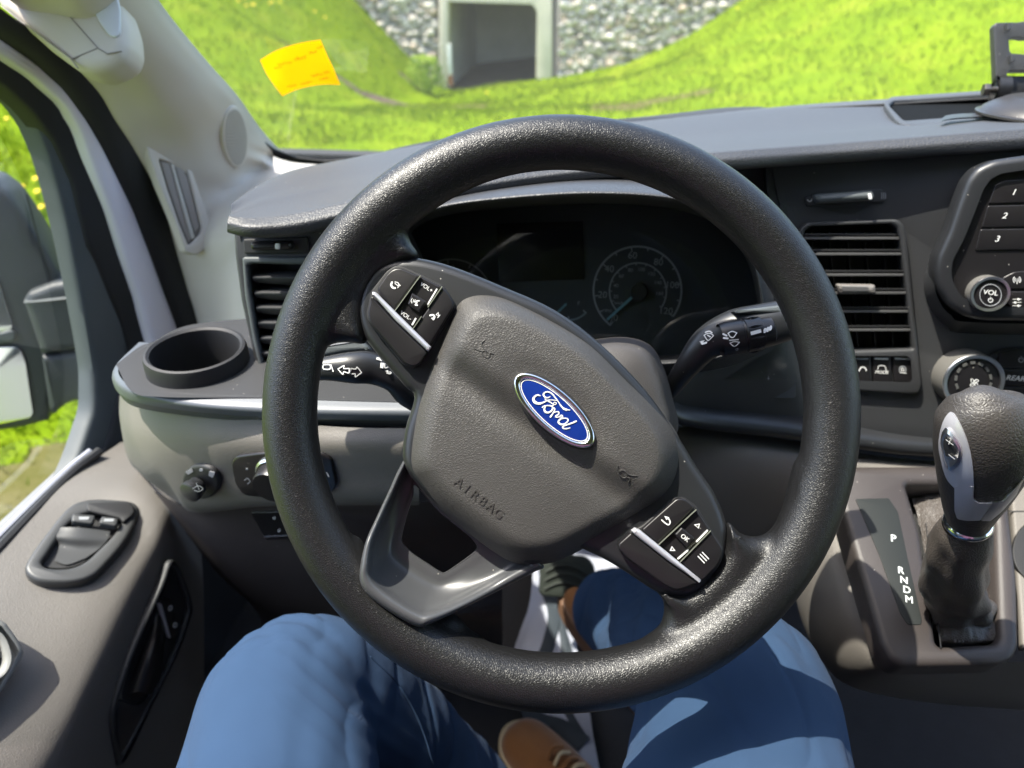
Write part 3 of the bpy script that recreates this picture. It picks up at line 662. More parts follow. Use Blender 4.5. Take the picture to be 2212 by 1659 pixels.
# grab handle pod at the head of the pillar
gf = camfr(130, 80, .70); gf = Fr(D(130, 60, .69), -CF, CU)
mb = MB(); mb.shape([rc(pr(-200,-200, 0,14, 100,103, 155,143, 190,152, 225,146, 262,122, 271,95, 268,50, 250,-5, 200,-120, 60,-250), [4,8,8,10,14,20,18,10,20,20,4])], gf, .0, .045, .012, pillarm)
gp = mb.build('grab_handle_pod', body)
mb = MB()
for sl in (pr(0,13, 1,11, 155,127, 154,129), pr(155,126, 210,103, 211,105, 156,128), pr(100,-20, 102,-21, 212,104, 210,105), pr(211,103, 232,115, 262,110, 262,111, 231,117, 209,105), pr(154,127, 168,146, 166,147, 152,128)):
    mb.shape([sl], gf, .0006, .002, 0, ventin)
mb.build('panel_gap', gp)
mb = MB(); mb.shape([rc(pr(170,-40, 245,-40, 258,20, 258,70, 250,81, 236,78, 215,50), 9)], gf, .0015, .004, .001, mat('visor_white', (.66, .66, .70), .4)); mb.build('cover_cap', gp)
# sticky note on the glass
k = 0.004
P_ = lambda x, y, h=k: ws.P(x, y, h)
mb = MB(); notem = mat('note_yellow', (.62, .29, .0), .7); ink = mat('red_ink', (.45, .05, .0), .7)
m_ = bpy.data.materials['note_yellow']; nt = m_.node_tree; b_ = nt.nodes['Principled BSDF']; tr = nt.nodes.new('ShaderNodeBsdfTranslucent'); tr.inputs[0].default_value = (.72, .36, .0, 1); mx = nt.nodes.new('ShaderNodeMixShader'); mx.inputs[0].default_value = .6
nt.links.new(b_.outputs[0], mx.inputs[1]); nt.links.new(tr.outputs[0], mx.inputs[2]); nt.links.new(mx.outputs[0], nt.nodes['Material Output'].inputs[0])
mb.loft([[P_(562, 130, .016), P_(590, 113, .007), P_(620, 101, .003), P_(655, 92, .002), P_(692, 86, .002)], [P_(575, 158, .014), P_(602, 143, .006), P_(632, 132, .004), P_(668, 124, .003), P_(706, 118, .003)], [P_(592, 184, .012), P_(616, 170, .008), P_(646, 160, .007), P_(682, 154, .006), P_(722, 152, .006)], [P_(610, 208, .015), P_(636, 196, .011), P_(664, 188, .010), P_(700, 183, .010), P_(735, 184, .012)]], notem, nu=6)
nmb = mb; note = mb.build('sticky_note'); tag(note, 'curled yellow sticky note with red handwriting stuck on the windscreen', 'sticky note')
mb = MB()
def scrawl(cx, cy, n, sx, amp):
    p = []
    for i in range(n*2+1): p.append((cx+sx*i/2+random.uniform(-1, 1), cy-sx*i*.09+(amp if i % 2 else -amp)*random.uniform(.3, 1)))
    o = stroke(p, 1.0, 3); f = hitfr(nmb, cx+sx*n/2, cy)
    mb.shape([o], f, .0016, .0003, 0, ink)
for a in ((600, 140, 6, 5, 3), (636, 128, 5, 5, 5), (668, 115, 4, 4, 3), (592, 148, 4, 4, 3), (684, 104, 3, 4, 3), (672, 165, 6, 4, 3), (700, 158, 3, 4, 3), (620, 188, 5, 4, 2.5), (650, 182, 4, 4, 2.5), (690, 172, 5, 4, 2.5), (665, 178, 3, 3, 2)): scrawl(*a)
mb.build('handwriting', note)
# ================================================================ DASHBOARD
dash = thing('dashboard', (.3, .7, -.6), 'long black and taupe van dashboard behind the steering wheel', 'dashboard')
def ry(*a): return [Y(a[i], a[i+1], a[i+2]) for i in range(0, len(a), 3)]
top = MB()
far = ry(505,450,.57, 560,405,.64, 633,372,.72, 737,350,.80, 900,318,.88, 1100,292,.93, 1400,264,.95, 1750,228,.98, 2212,203,1.0, 2600,185,1.02)
mid = ry(498,462,.55, 560,430,.585, 660,405,.63, 760,385,.68, 920,358,.72, 1150,325,.76, 1450,298,.79, 1780,272,.82, 2212,243,.85, 2600,222,.87)
lip = ry(494,468,.543, 545,472,.545, 640,462,.555, 740,440,.57, 920,402,.59, 1200,364,.628, 1540,331,.655, 1800,312,.683, 2212,280,.690, 2600,255,.69)
lp2 = ry(491,486,.538, 542,494,.534, 640,488,.544, 740,466,.559, 920,424,.579, 1200,380,.621, 1545,350,.646, 1800,333,.674, 2212,304,.681, 2600,278,.681)
lp3 = ry(499,502,.546, 545,512,.543, 640,509,.553, 740,488,.568, 920,442,.588, 1200,396,.630, 1560,369,.656, 1800,352,.684, 2212,325,.690, 2600,300,.69)
und = [p+V3((0, .06, .004)) for p in lp3]; bk = [p+V3((0, 0, -.07)) for p in far]
lips = [V3(a).lerp(V3(b), .5) for a, b in zip(mid, lip)]
top.loft([bk, far, mid, lips, lip], dashm, cols=110, nv=6)
topf = MB(); topf.v, topf.f = list(top.v), list(top.f)
top.loft([lip, lp2, lp3, und], dashlip, cols=110, nv=6)
pad = top.build('dash_pad', dash, sharp=60)
# ridge of the demister slot near the glass
mb = MB(); mb.loft([ry(700,362,.86, 800,338,.90, 900,318,.93, 1100,286,.97, 1400,258,1.0, 1560,238,1.02, 1640,232,1.03), ry(700,366,.85, 800,338,.88, 900,312,.905, 1100,280,.94, 1400,252,.965, 1560,234,.985, 1640,231,.99), ry(705,383,.80, 770,372,.83, 900,345,.86, 1100,306,.90, 1400,274,.93, 1560,252,.95, 1660,234,.97)], cavem, cols=60); mb.build('demister_ridge', dash)
# open tray in the dash top
ft = hitfr(topf, 2080, 240)
mb = MB(); to = rc(pr(1908,222, 1922,209, 2120,196, 2600,160, 2600,250, 1960,272, 1938,262), 10); ti = rc(pr(1920,226, 1930,217, 2130,203, 2600,168, 2600,245, 1985,264, 1955,262), 7)
mb.shape([to, ti], ft, .006, .008, .002, dashm); tr_ = mb.build('tray_rim', dash)
mb = MB(); mb.shape([ti], ft, .0012, .002, 0, mat('tray_shade', (.008, .009, .010), .95, spec=.05)); mb.build('tray_floor', tr_)  # near-black plate stands in for the shade of a deep tray

# left face with the side air vent
FL = Fr(Y(590, 660, .560), (.12, -.96, .25))
mb = MB(); hl = rc(pr(534,573, 545,570, 625,572, 720,572, 735,800, 580,802, 567,786, 553,720, 538,620), 4)
mb.shape([rc(pr(504,490, 860,470, 905,560, 905,905, 560,900, 566,815, 547,770, 520,650, 507,553), 6), hl], FL, 0, .03, .003, dark); lf = mb.build('side_fascia', dash)
mb = MB(); mb.shape([rc(pr(522,556, 640,556, 740,556, 752,815, 575,816, 560,800, 545,735, 528,640), 8), hl], FL, .005, .008, .002, framem); mb.build('vent_frame', lf)
mb = MB(); mb.shape([rc(pr(520,560, 760,560, 760,830, 560,830), 3)], FL, -.028, .004, 0, cavem); mb.build('vent_duct', lf)
for i, y in enumerate((604, 638, 670, 703, 736, 768)):
    xo = 545+.12*(y-600); mb = MB()
    mb.loft([[FL.P(xo, y-8, .0), FL.P(620, y-8, .002), FL.P(735, y-8, .002)], [FL.P(xo, y, .001), FL.P(620, y+3, .003), FL.P(735, y+3, .003)], [FL.P(xo+6, y+6, -.006), FL.P(620, y+12, -.006), FL.P(735, y+12, -.006)], [FL.P(xo, y-18, -.018), FL.P(620, y-18, -.018), FL.P(735, y-18, -.018)]], dark, nu=5, nv=3, cv=True); mb.build('vent_slat', lf)
mb = MB(); mb.shape([rc(pr(524,517, 665,512, 668,548, 527,550), 6)], FL, .003, .005, .0015, cavem); mb.shape([rc(pr(537,523, 628,521, 630,541, 540,543), 9)], FL, .012, .014, .005, gloss); mb.shape([rc(pr(594,526, 604,526, 604,539, 594,539), 3)], FL, .0135, .002, .0005, white); mb.build('vent_slider', lf)
mb = MB(); mb.shape([rc(pr(668,815, 706,815, 706,838, 668,840), 6)], FL, .004, .006, .002, silver); mb.build('trim_button', lf)
mb = MB(); mb.shape([pr(743,835, 745,835, 758,882, 756,882)], FL, .001, .002, 0, cavem); mb.build('seam', lf)

# instrument binnacle: cavity, hood and cluster
FK = Fr(Y(1250, 600, .665), (0, -.90, .44))
out_ = pr(842,560, 850,505, 878,462, 950,432, 1080,414, 1250,402, 1400,406, 1500,424, 1580,468, 1632,540, 1655,620, 1660,700, 1625,760, 1500,800, 1250,800, 1050,760, 900,650)
ctr = (1260, 600)
def shrink(L, k, ky=None): return [(ctr[0]+(x-ctr[0])*k, ctr[1]+(y-ctr[1])*(ky or k)) for x, y in L]
def yr_(L, y): return [Y(px, py, y+(.0 if py < 650 else -.0)) for px, py in L]
mb = MB(); mb.loft([yr_(shrink(out_, 1.05, 1.10), .66), yr_(shrink(out_, 1.01, 1.02), .600), yr_(shrink(out_, .985, .96), .578), yr_(shrink(out_, .965, .915), .572), yr_(shrink(out_, .955, .88), .577)], dashlip, cols=150, cu=True, nv=6); bin_ = mb.build('cluster_hood', dash, sharp=0)
mb = MB(); mb.loft([yr_(shrink(out_, .955, .88), .5775), yr_(shrink(out_, .94, .83), .62), yr_(shrink(out_, .93, .80), .70)], cavem, cols=110, cu=True, nv=3); mb.build('hood_inside', bin_, sharp=0)
clu = MB(); clu.shape([rc(pr(780,420, 1720,420, 1720,860, 780,860), 10)], FK, 0, .01, 0, mat('cluster_face', (.028, .033, .036), .5, var=.1)); clu = clu.build('instrument_cluster', dash)
def arc(mb, fr, cx, cy, r0, r1, a0, a1, h, m, n=40, ay=1.0):
    A = [rad(a0+(a1-a0)*i/n) for i in range(n+1)]
    mb.shape([[(cx+r1*math.cos(a), cy-r1*ay*math.sin(a)) for a in A]+[(cx+r0*math.cos(a), cy-r0*ay*math.sin(a)) for a in A[::-1]]], fr, h, .0004, 0, m)
def spoke(mb, fr, cx, cy, r0, r1, a, w, h, m, ay=1.0):
    c_, s_ = math.cos(rad(a)), -math.sin(rad(a)); nx, ny = -s_*w/2, c_*w/2
    mb.shape([[(cx+r0*c_+nx, cy+(r0*s_)*ay+ny), (cx+r1*c_+nx, cy+r1*s_*ay+ny), (cx+r1*c_-nx, cy+r1*s_*ay-ny), (cx+r0*c_-nx, cy+r0*s_*ay-ny)]], fr, h, .0004, 0, m)
mb = MB(); cx, cy = 1377, 628
arc(mb, FK, cx, cy, 93, 97, 232, -36, .002, dimw, 70); arc(mb, FK, cx+1, cy+2, 60, 63, 222, -34, .002, dimw, 60)
mb.shape([stroke(pr(cx-59,cy+76, cx-55,cy+62, cx-45,cy+46), 2)], FK, .002, .0004, 0, dimw)
for i in range(13):
    a = 232-i*268/12; spoke(mb, FK, cx, cy, 84 if i % 2 == 0 else 88, 96, a, 2.4, .002, dimw)
    spoke(mb, FK, cx+1, cy+2, 56, 62, 222-i*256/12, 1.8, .002, dimw)
for i, t in enumerate(('0', '20', '40', '60', '80', '100', '120')):
    a = 232-i*268/6; mb.text(t, FK, cx+76*math.cos(rad(a)), cy-76*math.sin(rad(a)), 15, 0, .0025, m=dimw, bold=0)
for i in range(1, 9):
    a = 222-i*256/9; mb.text(str(i*20), FK, cx+48*math.cos(rad(a)), cy+2-48*math.sin(rad(a)), 8, 0, .0025, m=dimw)
mb.text('MPH', FK, 1311, 672, 7, 0, .0025, m=dimw); mb.text('km/h', FK, 1337, 655, 7, 0, .0025, m=dimw); mb.build('speedometer', clu)
mb = MB(); mb.shape([stroke(pr(1313,690, 1340,665, 1366,642), 5.5, 4)], FK, .006, .002, .0004, teal); mb.lathe(FK.P(1380, 632, .004), FK.n, [(0.0001, .004), (.008, .004), (.009, 0), (.009, -.003)], cavem, 24); mb.build('speed_needle', clu)
mb = MB(); arc(mb, FK, 975, 650, 88, 91, 130, 20, .002, dimw, 50); spoke(mb, FK, 975, 650, 80, 90, 62, 2.4, .002, dimw); spoke(mb, FK, 975, 650, 80, 90, 95, 2.4, .002, dimw)
for i, t in enumerate(('2', '3', '4')): a = 120-i*33; mb.text(t, FK, 975+70*math.cos(rad(a)), 650-70*math.sin(rad(a)), 13, 0, .0025, m=dimw)
mb.build('rev_counter', clu)
mb = MB(); arc(mb, FK, 1228, 640, 50, 54, 215, 318, .002, mat('dim_print_b', (.2, .25, .26), .6), 30); spoke(mb, FK, 1228, 640, 44, 53, 270, 3, .002, dimw); spoke(mb, FK, 1228, 640, 44, 53, 316, 3, .002, dimw); mb.text('F', FK, 1250, 656, 9, 0, .0025, m=dimw); mb.shape([stroke(pr(1205,675, 1222,658), 5, 3)], FK, .004, .001, 0, teal); mb.build('fuel_gauge', clu)
mb = MB(); mb.shape([rc(pr(1073,483, 1258,478, 1263,604, 1078,610), 3)], FK, .002, .002, .0003, mat('display_black', (.006, .006, .007), .25)); mb.build('display', clu)
mb = MB(); mb.shape([rc(pr(800,440, 1700,440, 1700,820, 800,820), 6)], FK, .022, .0006, 0, clusterglass); mb.build('lens', clu)

# centre fascia
FC = Fr(Y(1900, 560, .672), (-.06, -.955, .28))
vh = rc(pr(1738,500, 1752,489, 1925,484, 1938,492, 1946,520, 1974,755, 1700,764), 5)
mb = MB(); mb.shape([rc(pr(1650,335, 2640,270, 2640,960, 2050,955, 1850,935, 1690,905), 4), vh], FC, 0, .02, .002, dark); cf = mb.build('centre_fascia', dash)
mb = MB(); mb.shape([pr(1666,350, 1668,350, 1692,480, 1690,480)], FC, .001, .002, 0, cavem); mb.build('seam', cf)
vfo = rc(pr(1722,505, 1738,482, 1940,474, 1954,486, 1960,510, 1993,835, 1985,852, 1965,853, 1690,836, 1700,600), [8,14,10,8,8,8,12,10,4,4])
bh = rc(pr(1690,762, 1962,764, 1973,772, 1977,822, 1966,832, 1690,822), 5)
mb = MB(); mb.shape([vfo, vh, bh], FC, .007, .010, .0025, brownm if False else dark); vf = mb.build('vent_frame', dash)
mb = MB(); mb.shape([rc(pr(1690,480, 1990,470, 2010,860, 1690,860), 3)], FC, -.035, .004, 0, cavem)
mb.build('vent_duct', cf)
sl_ = mat('slat_black', (.022, .022, .023), .38, var=.05); sl_hi = mat('slat_highlight', (.09, .09, .09), .35)  # paler edge strips put the slat highlights into the colour
for i, (y, xl, xr) in enumerate(((515, 1735, 1944), (549, 1735, 1948), (594, 1730, 1952), (633, 1725, 1957), (673, 1720, 1962), (713, 1715, 1967))):
    mb = MB(); a, b = FC.P(xl, y, .003), FC.P(xr, y, .003); dirv = (b-a)/2
    mb.box((a+b)/2-FC.n*.011, dirv, FC.n*.011+FC.y*.0035, FC.y*.0011, sl_, .0006); mb.box((a+b)/2, dirv, FC.n*.0006, FC.y*.0012, sl_hi, .0003); mb.build('vent_slat', vf)
mb = MB()
for i in range(6): a = FC.P(1750+i*38, 500, -.022); b = FC.P(1775+i*38, 755, -.022); mb.box((a+b)/2, (b-a)/2, FC.n*.006, FC.x*.0007, sl_)
mb.build('vertical_vane', vf)
mb = MB(); mb.shape([rc(pr(1808,615, 1893,616, 1895,636, 1815,637), 6)], FC, .014, .012, .004, silver if False else mat('tab_grey', (.16, .15, .14), .35)); mb.shape([rc(pr(1818,619, 1876,620, 1878,630, 1820,630), 3)], FC, .0145, .001, .0003, sl_hi); mb.build('vent_tab', vf)
# slider above the vent
mb = MB(); mb.shape([rc(pr(1738,425, 1906,406, 1912,437, 1742,446), 8)], FC, .0025, .004, .001, dark); mb.shape([rc(pr(1757,420, 1888,411, 1893,428, 1885,434, 1765,441), 8)], FC, .014, .016, .005, framem); mb.shape([rc(pr(1875,419, 1883,418, 1885,431, 1877,432), 3)], FC, .0155, .002, .0005, white)
for k in range(3): mb.shape([stroke([(1904+k*4, 417), (1905+k*4, 424), (1904+k*4, 430)], 1.2)], FC, .003, .0004, 0, dimw)
mb.shape([stroke(pr(1744,432, 1750,436, 1756,428), 1.5)], FC, .003, .0004, 0, white); mb.build('vent_slider', cf)
mb = MB(); mb.loft([[FC.P(1745, 445, .001), FC.P(1800, 448, .001), FC.P(1850, 447, .001), FC.P(1895, 438, .001)], [FC.P(1770, 447, .0012), FC.P(1800, 458, .0012), FC.P(1845, 460, .0012), FC.P(1880, 443, .0012)]], cavem, nu=5); mb.build('finger_recess', cf)
# switch row below the vent
for i, (xa, xb) in enumerate(((1802, 1840), (1844, 1881), (1884, 1924), (1928, 1972))):
    mb = MB(); mb.shape([rc([(xa, 768), (xb, 769), (xb+4, 829), (xa+3, 826)], [3, 3 if i < 3 else 14, 3 if i < 3 else 12, 3])], FC, .003, .012, .0015, gloss)
    mb.shape([rc([(xa+5, 773), (xb-5, 774), (xb-5, 778), (xa+5, 777)], 2)], FC, .0035, .0006, 0, white if i > 1 else dimw)
    mx_, my_ = (xa+xb)/2+1, 799
    if i == 3:
        mb.shape([ell(mx_-1, my_, 8, 8, 0, 20), ell(mx_-1, my_, 6.4, 6.4, 0, 20)], FC, .0035, .0004, 0, dimw); mb.shape([ell(mx_-1, my_, 3.6, 3.6, 0, 14), ell(mx_-1, my_, 2.2, 2.2, 0, 14)], FC, .0035, .0004, 0, white); mb.shape([stroke([(mx_-7, my_+6), (mx_+7, my_+8)], 1.4)], FC, .0036, .0004, 0, white)
    if i == 2:
        mb.shape([stroke([(mx_-9, my_-1), (mx_-6, my_-8), (mx_+5, my_-8), (mx_+9, my_-1), (mx_+9, my_+3)], 1.6)], FC, .0035, .0004, 0, white); mb.text('MODE', FC, mx_, my_+6, 7, -3, .0036, m=white)
    if i == 1: mb.shape([stroke([(mx_-8, my_+3), (mx_-3, my_-5), (mx_+5, my_-4), (mx_+8, my_+2)], 2.5)], FC, .0035, .0004, 0, white)
    mb.build('switch_button', dash)
# lower edge rail of the fascia
mb = MB(); rail = ry(1455,888,.585, 1480,900,.59, 1560,912,.60, 1700,928,.61, 1850,950,.615, 2050,968,.615, 2640,975,.62)
mb.loft([[p+V3((0, .03, .012)) for p in rail], [p+V3((0, .004, .008)) for p in rail], [p+V3((0, -.006, 0)) for p in rail], [p+V3((0, -.002, -.010)) for p in rail], [p+V3((0, .02, -.014)) for p in rail], [p+V3((0, .10, -.016)) for p in rail]], satin, cols=50); mb.build('fascia_rail', dash)
# face between the cluster and the rail, right of the steering column
mb = MB(); mb.loft([ry(1455,800,.600, 1500,790,.612, 1580,758,.625, 1625,700,.632, 1660,640,.64, 1700,560,.655), ry(1450,812,.590, 1505,806,.600, 1600,772,.612, 1650,720,.62, 1690,650,.63, 1730,600,.65), ry(1452,850,.588, 1520,850,.60, 1620,840,.612, 1700,800,.622, 1740,750,.64, 1780,740,.66), ry(1456,885,.592, 1520,895,.605, 1620,912,.615, 1740,920,.625, 1800,930,.64, 1830,935,.66)], dark, nu=7); mb.build('lower_fascia', dash)
mb = MB(); mb.shape([pr(1440,905, 1460,640, 1720,540, 1760,950)], Fr(Y(1560, 800, .662), (0, -.95, .3)), 0, .004, 0, dark); mb.shape([pr(900,470, 1440,800, 1440,1000, 860,1000)], Fr(Y(1100, 800, .68), (0, -.95, .3)), 0, .004, 0, cavem); mb.shape([pr(1420,338, 1690,330, 1700,560, 1640,600, 1420,560)], Fr(Y(1560, 450, .700), (0, -.95, .3)), 0, .004, 0, dark); mb.build('inner_carrier', dash)

# radio panel
FR_ = Fr(Y(2130, 560, .640), (-.16, -.945, .28)); c3 = crop(2720, 0, 4080, 2212); c6 = crop(2720, 1020, 4080, 2212)
ro = rc(pr(2640,305, 2212,336, 2150,345, 2112,362, 2090,388, 2070,440, 2050,500, 2024,556, 2020,590, 2026,625, 2050,664, 2090,688, 2130,695, 2640,700), 14)
ri = rc(pr(2640,325, 2212,352, 2160,360, 2130,375, 2110,402, 2090,455, 2066,515, 2042,560, 2038,590, 2044,620, 2063,650, 2098,672, 2135,678, 2640,680), 12)
mb = MB(); mb.shape([ro, ri], FR_, .010, .030, .006, satin); rp = mb.build('radio_panel', dash)
mb = MB(); mb.shape([ri], FR_, .004, .01, 0, gloss); mb.build('panel_face', rp)
mb = MB(); mb.loft([[FC.P(2046, 520, .001), FC.P(2018, 548, .001), FC.P(1996, 600, .001), FC.P(2004, 655, .001), FC.P(2045, 705, .001), FC.P(2120, 722, .001), FC.P(2640, 726, .001)], [FR_.P(2052, 520, -.005), FR_.P(2028, 556, .0), FR_.P(2018, 595, .0), FR_.P(2024, 640, .0), FR_.P(2055, 682, .0), FR_.P(2125, 698, .0), FR_.P(2640, 702, .0)]], dark, nu=8, nv=5); mb.build('panel_collar', rp)
for t, lo, (tx, ty) in (('1', pr(2640,375, 2212,388, 2170,390, 2150,400, 2136,441, 2212,438, 2640,430), (2190, 416)), ('2', pr(2640,434, 2134,445, 2120,492, 2640,484), (2170, 467)), ('3', pr(2640,488, 2118,496, 2107,541, 2640,534), (2154, 517))):
    mb = MB(); mb.shape([rc(lo, 5)], FR_, .0055, .003, .0008, gloss); mb.text(t, FR_, tx, ty, 13, -3, .006, m=white, shear=.25, bold=0); mb.build('preset_button', rp)
def knob(name, fr, px, py, r, ln, ringw, parent, mcap):
    c = fr.P(px, py, ln); k = fr.sc(px, py); R_ = r*k; ax = fr.n
    mb = MB(); mb.lathe(c, ax, [(R_*1.02, -ln), (R_*1.0, -ln*.3), (R_*.985, -.0015)], mat('knob_side', (.13, .125, .115), .42, var=.1), 64)
    mb.lathe(c, ax, [(R_*.985, -.0016), (R_*1.0, .0), (R_*.97, .0012), (R_*(1-ringw), .0008), (R_*(1-ringw)-.0003, -.001)], chrome, 64)
    kb = mb.build(name, parent)
    mb = MB(); mb.lathe(c, ax, [(.00005, -.0003), (R_*.5, -.0005), (R_*(1-ringw)-.0004, -.0012)], mcap, 48); mb.build('knob_face', kb); return kb, Fr(c, ax)
mb = MB(); mb.shape([rc(c6(2600,100, 2212,100, 2150,105, 2070,145, 2060,215, 2600,215), 6)], FR_, .0058, .003, .0008, gloss); mb.shape([stroke(c6(2167,150, 2167,182), 1.4), ], FR_, .0062, .0003, 0, white)
for r_ in (4, 7.5): arc(mb, FR_, 2197, 605, r_, r_+1.3, 50, -50, .0062, white, 12); arc(mb, FR_, 2197, 605, r_, r_+1.3, 130, 230, .0062, white, 12)
mb.build('radio_button', rp)
mb = MB(); mb.shape([rc(c6(2600,230, 2070,232, 2080,290, 2150,350, 2212,360, 2600,360), 6)], FR_, .0058, .003, .0008, gloss)
for k in range(3): mb.shape([stroke([(2188, 647+k*7), (2206, 646.5+k*7)], 1.3)], FR_, .0062, .0003, 0, white); q = (2200-(k % 2)*7, 647+k*7); mb.shape([ell(*q, 2.6, 2.6, 0, 12)], FR_, .0064, .0003, 0, white)
mb.build('radio_button', rp)
kb, kf = knob('volume_knob', FR_, 2139, 636, 37, .018, .16, rp, gloss)
mb = MB(); mb.shape([ell(2140, 638, 24, 24, 0, 40), ell(2140, 638, 22.5, 22.5, 0, 40)], kf, .0004, .0004, 0, dimw); mb.text('VOL', kf, 2140, 633, 11, 0, .0008, m=white, bold=0); arc(mb, kf, 2140, 649, 4, 5.3, 60, -240, .0006, white, 20); mb.shape([stroke(pr(2140,642, 2140,648), 1.3)], kf, .0006, .0004, 0, white); mb.build('knob_print', kb)
# heater panel
mb = MB(); mb.shape([rc(c6(2700,590, 2212,592, 2100,600, 2000,640, 1960,700, 2000,990, 2700,990), 10)], FC, .003, .005, .001, dark); hp = mb.build('heater_panel', dash)
mb = MB(); mb.shape([rc(c6(2700,605, 2150,608, 2060,630, 2040,700, 2060,722, 2700,722), 5)], FC, .006, .004, .0008, gloss); arc(mb, FC, 2206, 778, 4.4, 5.8, 60, -240, .0064, dimw, 20); mb.shape([stroke(pr(2206,770, 2206,777), 1.3)], FC, .0064, .0003, 0, dimw); mb.build('heater_button', hp)
mb = MB(); mb.shape([rc(c6(2700,735, 2050,735, 2062,840, 2700,840), 5)], FC, .006, .004, .0008, gloss); mb.text('REAR', FC, 2194, 818, 11.5, 0, .0064, m=white, shear=.15, bold=0); mb.build('heater_button', hp)
mb = MB(); mb.shape([rc(c6(2700,850, 2060,850, 2040,900, 2700,900), 5)], FC, .006, .004, .0008, gloss); mb.build('heater_button', hp)
kb, kf = knob('fan_knob', FC, 2103, 826, 59, .026, .14, hp, gloss)
mb = MB()
for i in range(9):
    a = 200-i*27; q = (2103+38*math.cos(rad(a)), 822-38*math.sin(rad(a))); w = 9; t = rad(90-a)
    mb.shape([rc([(q[0]+sx*w*math.cos(t)/1.6-sy_*3*math.sin(t), q[1]+sx*w*math.sin(t)/1.6+sy_*3*math.cos(t)) for sx, sy_ in ((-1, -1), (1, -1), (1, 1), (-1, 1))], 1)], kf, .0004, .0004, 0, mat('mark_grey', (.09, .09, .085), .4))
for i in range(4):
    a = 45+i*90; mb.shape([ell(2105+6*math.cos(rad(a)), 828-6*math.sin(rad(a)), 5.4, 3.4, -a+25, 18), ell(2105+6*math.cos(rad(a)), 828-6*math.sin(rad(a)), 4.0, 2.0, -a+25, 18)], kf, .0006, .0004, 0, white)
mb.build('knob_print', kb)

# shelf with the cup holder
mb = MB(); rz = lambda z, *a: [Z(a[i], a[i+1], z) for i in range(0, len(a), 2)]
mb.loft([rz(-.322, 325,742, 400,705, 520,690, 600,690, 760,780, 905,790), rz(-.3222, 300,750, 370,745, 470,780, 600,820, 760,830, 905,835), rz(-.322, 251,788, 284,845, 350,858, 567,860, 737,866, 905,870)], dark, cols=260, nv=36)
mb.loft([rz(-.322, 325,742, 262,785, 262,818, 305,840, 420,852, 567,857, 737,864, 905,868), rz(-.327, 300,740, 250,790, 250,826, 296,853, 420,875, 567,884, 737,890, 905,892), rz(-.336, 300,752, 247,800, 249,836, 290,868, 420,890, 567,902, 737,908, 905,911)], ledgem, cols=90)
mb.loft([rz(-.336, 300,752, 247,800, 249,836, 290,868, 420,890, 567,902, 737,908, 905,911), rz(-.343, 300,765, 250,815, 254,846, 294,876, 420,896, 567,907, 737,913, 905,916), rz(-.349, 310,780, 262,830, 266,852, 305,880, 420,899, 567,911, 737,917, 905,921), rz(-.351, 400,770, 330,830, 330,840, 360,850, 430,870, 567,880, 737,890, 905,900)], framem, cols=90)
cc = Z(421, 754, -.306)
keep = [(f, k) for f, k in zip(mb.f, mb.m) if not any((mb.v[i]-cc).xy.length < .0400 for i in f)]
mb.f = [k[0] for k in keep]; mb.m = [k[1] for k in keep]
sh = mb.build('shelf', dash, sharp=50)
mb = MB(); up_ = V3((0.02, -.02, 1))
mb.lathe(cc, up_, [(.0455, -.026), (.0455, -.020), (.0450, -.004), (.0440, .0), (.0415, .0008), (.0392, -.001), (.0385, -.006), (.036, -.05), (.031, -.088), (.0001, -.088)], cavem, 72); mb.build('cup_holder', dash)

# taupe knee panel, left
kp = MB(); kp.loft([ry(258,855,0.595, 280,864,0.555, 330,878,0.515, 420,893,0.490, 567,908,0.480, 737,923,0.475, 905,926,0.475), ry(258,900,0.595, 275,930,0.550, 330,950,0.505, 430,958,0.480, 567,962,0.470, 737,966,0.465, 905,970,0.465), ry(270,970,0.585, 288,990,0.555, 340,1015,0.510, 430,1025,0.485, 567,1025,0.473, 737,1025,0.468, 905,1030,0.468), ry(283,1003,0.595, 320,1036,0.555, 370,1056,0.525, 410,1090,0.505, 567,1084,0.480, 737,1082,0.475, 905,1080,0.475), ry(300,1020,0.655, 340,1055,0.615, 385,1085,0.575, 425,1108,0.535, 567,1095,0.515, 737,1092,0.515, 905,1092,0.515)], beige, nu=10, nv=7)
kp.build('knee_panel', dash)
lw = MB(); lw.loft([ry(330,1060,0.620, 420,1100,0.550, 567,1090,0.525, 737,1088,0.520, 905,1086,0.520, 1085,1086,0.56), ry(380,1120,0.600, 450,1150,0.560, 567,1140,0.540, 737,1140,0.540, 905,1140,0.600, 1085,1140,0.680), ry(470,1240,0.620, 520,1260,0.590, 600,1260,0.570, 737,1260,0.570, 905,1260,0.650, 1085,1260,0.680), ry(560,1330,0.660, 600,1340,0.640, 660,1340,0.620, 760,1340,0.620, 905,1340,0.620, 1085,1340,0.680), ry(560,1400,0.810, 620,1400,0.810, 700,1400,0.810, 800,1400,0.810, 905,1400,0.810, 1085,1400,0.81)], brownm, nu=8); lw.build('lower_panel', dash)
f = hitfr(lw, 590, 1150); mb = MB(); mb.shape([rc(pr(540,1108, 625,1106, 640,1165, 575,1168), 5)], f, .004, .006, .001, gloss)
for q in ((592, 1120), (603, 1147)): mb.shape([ell(*q, 3, 3, 0, 12), ell(*q, 1.8, 1.8, 0, 12)], f, .0045, .0004, 0, white)
mb.shape([stroke(pr(572,1160, 640,1156), 1.6)], f, .005, .001, 0, silver); mb.build('lower_switch', dash)
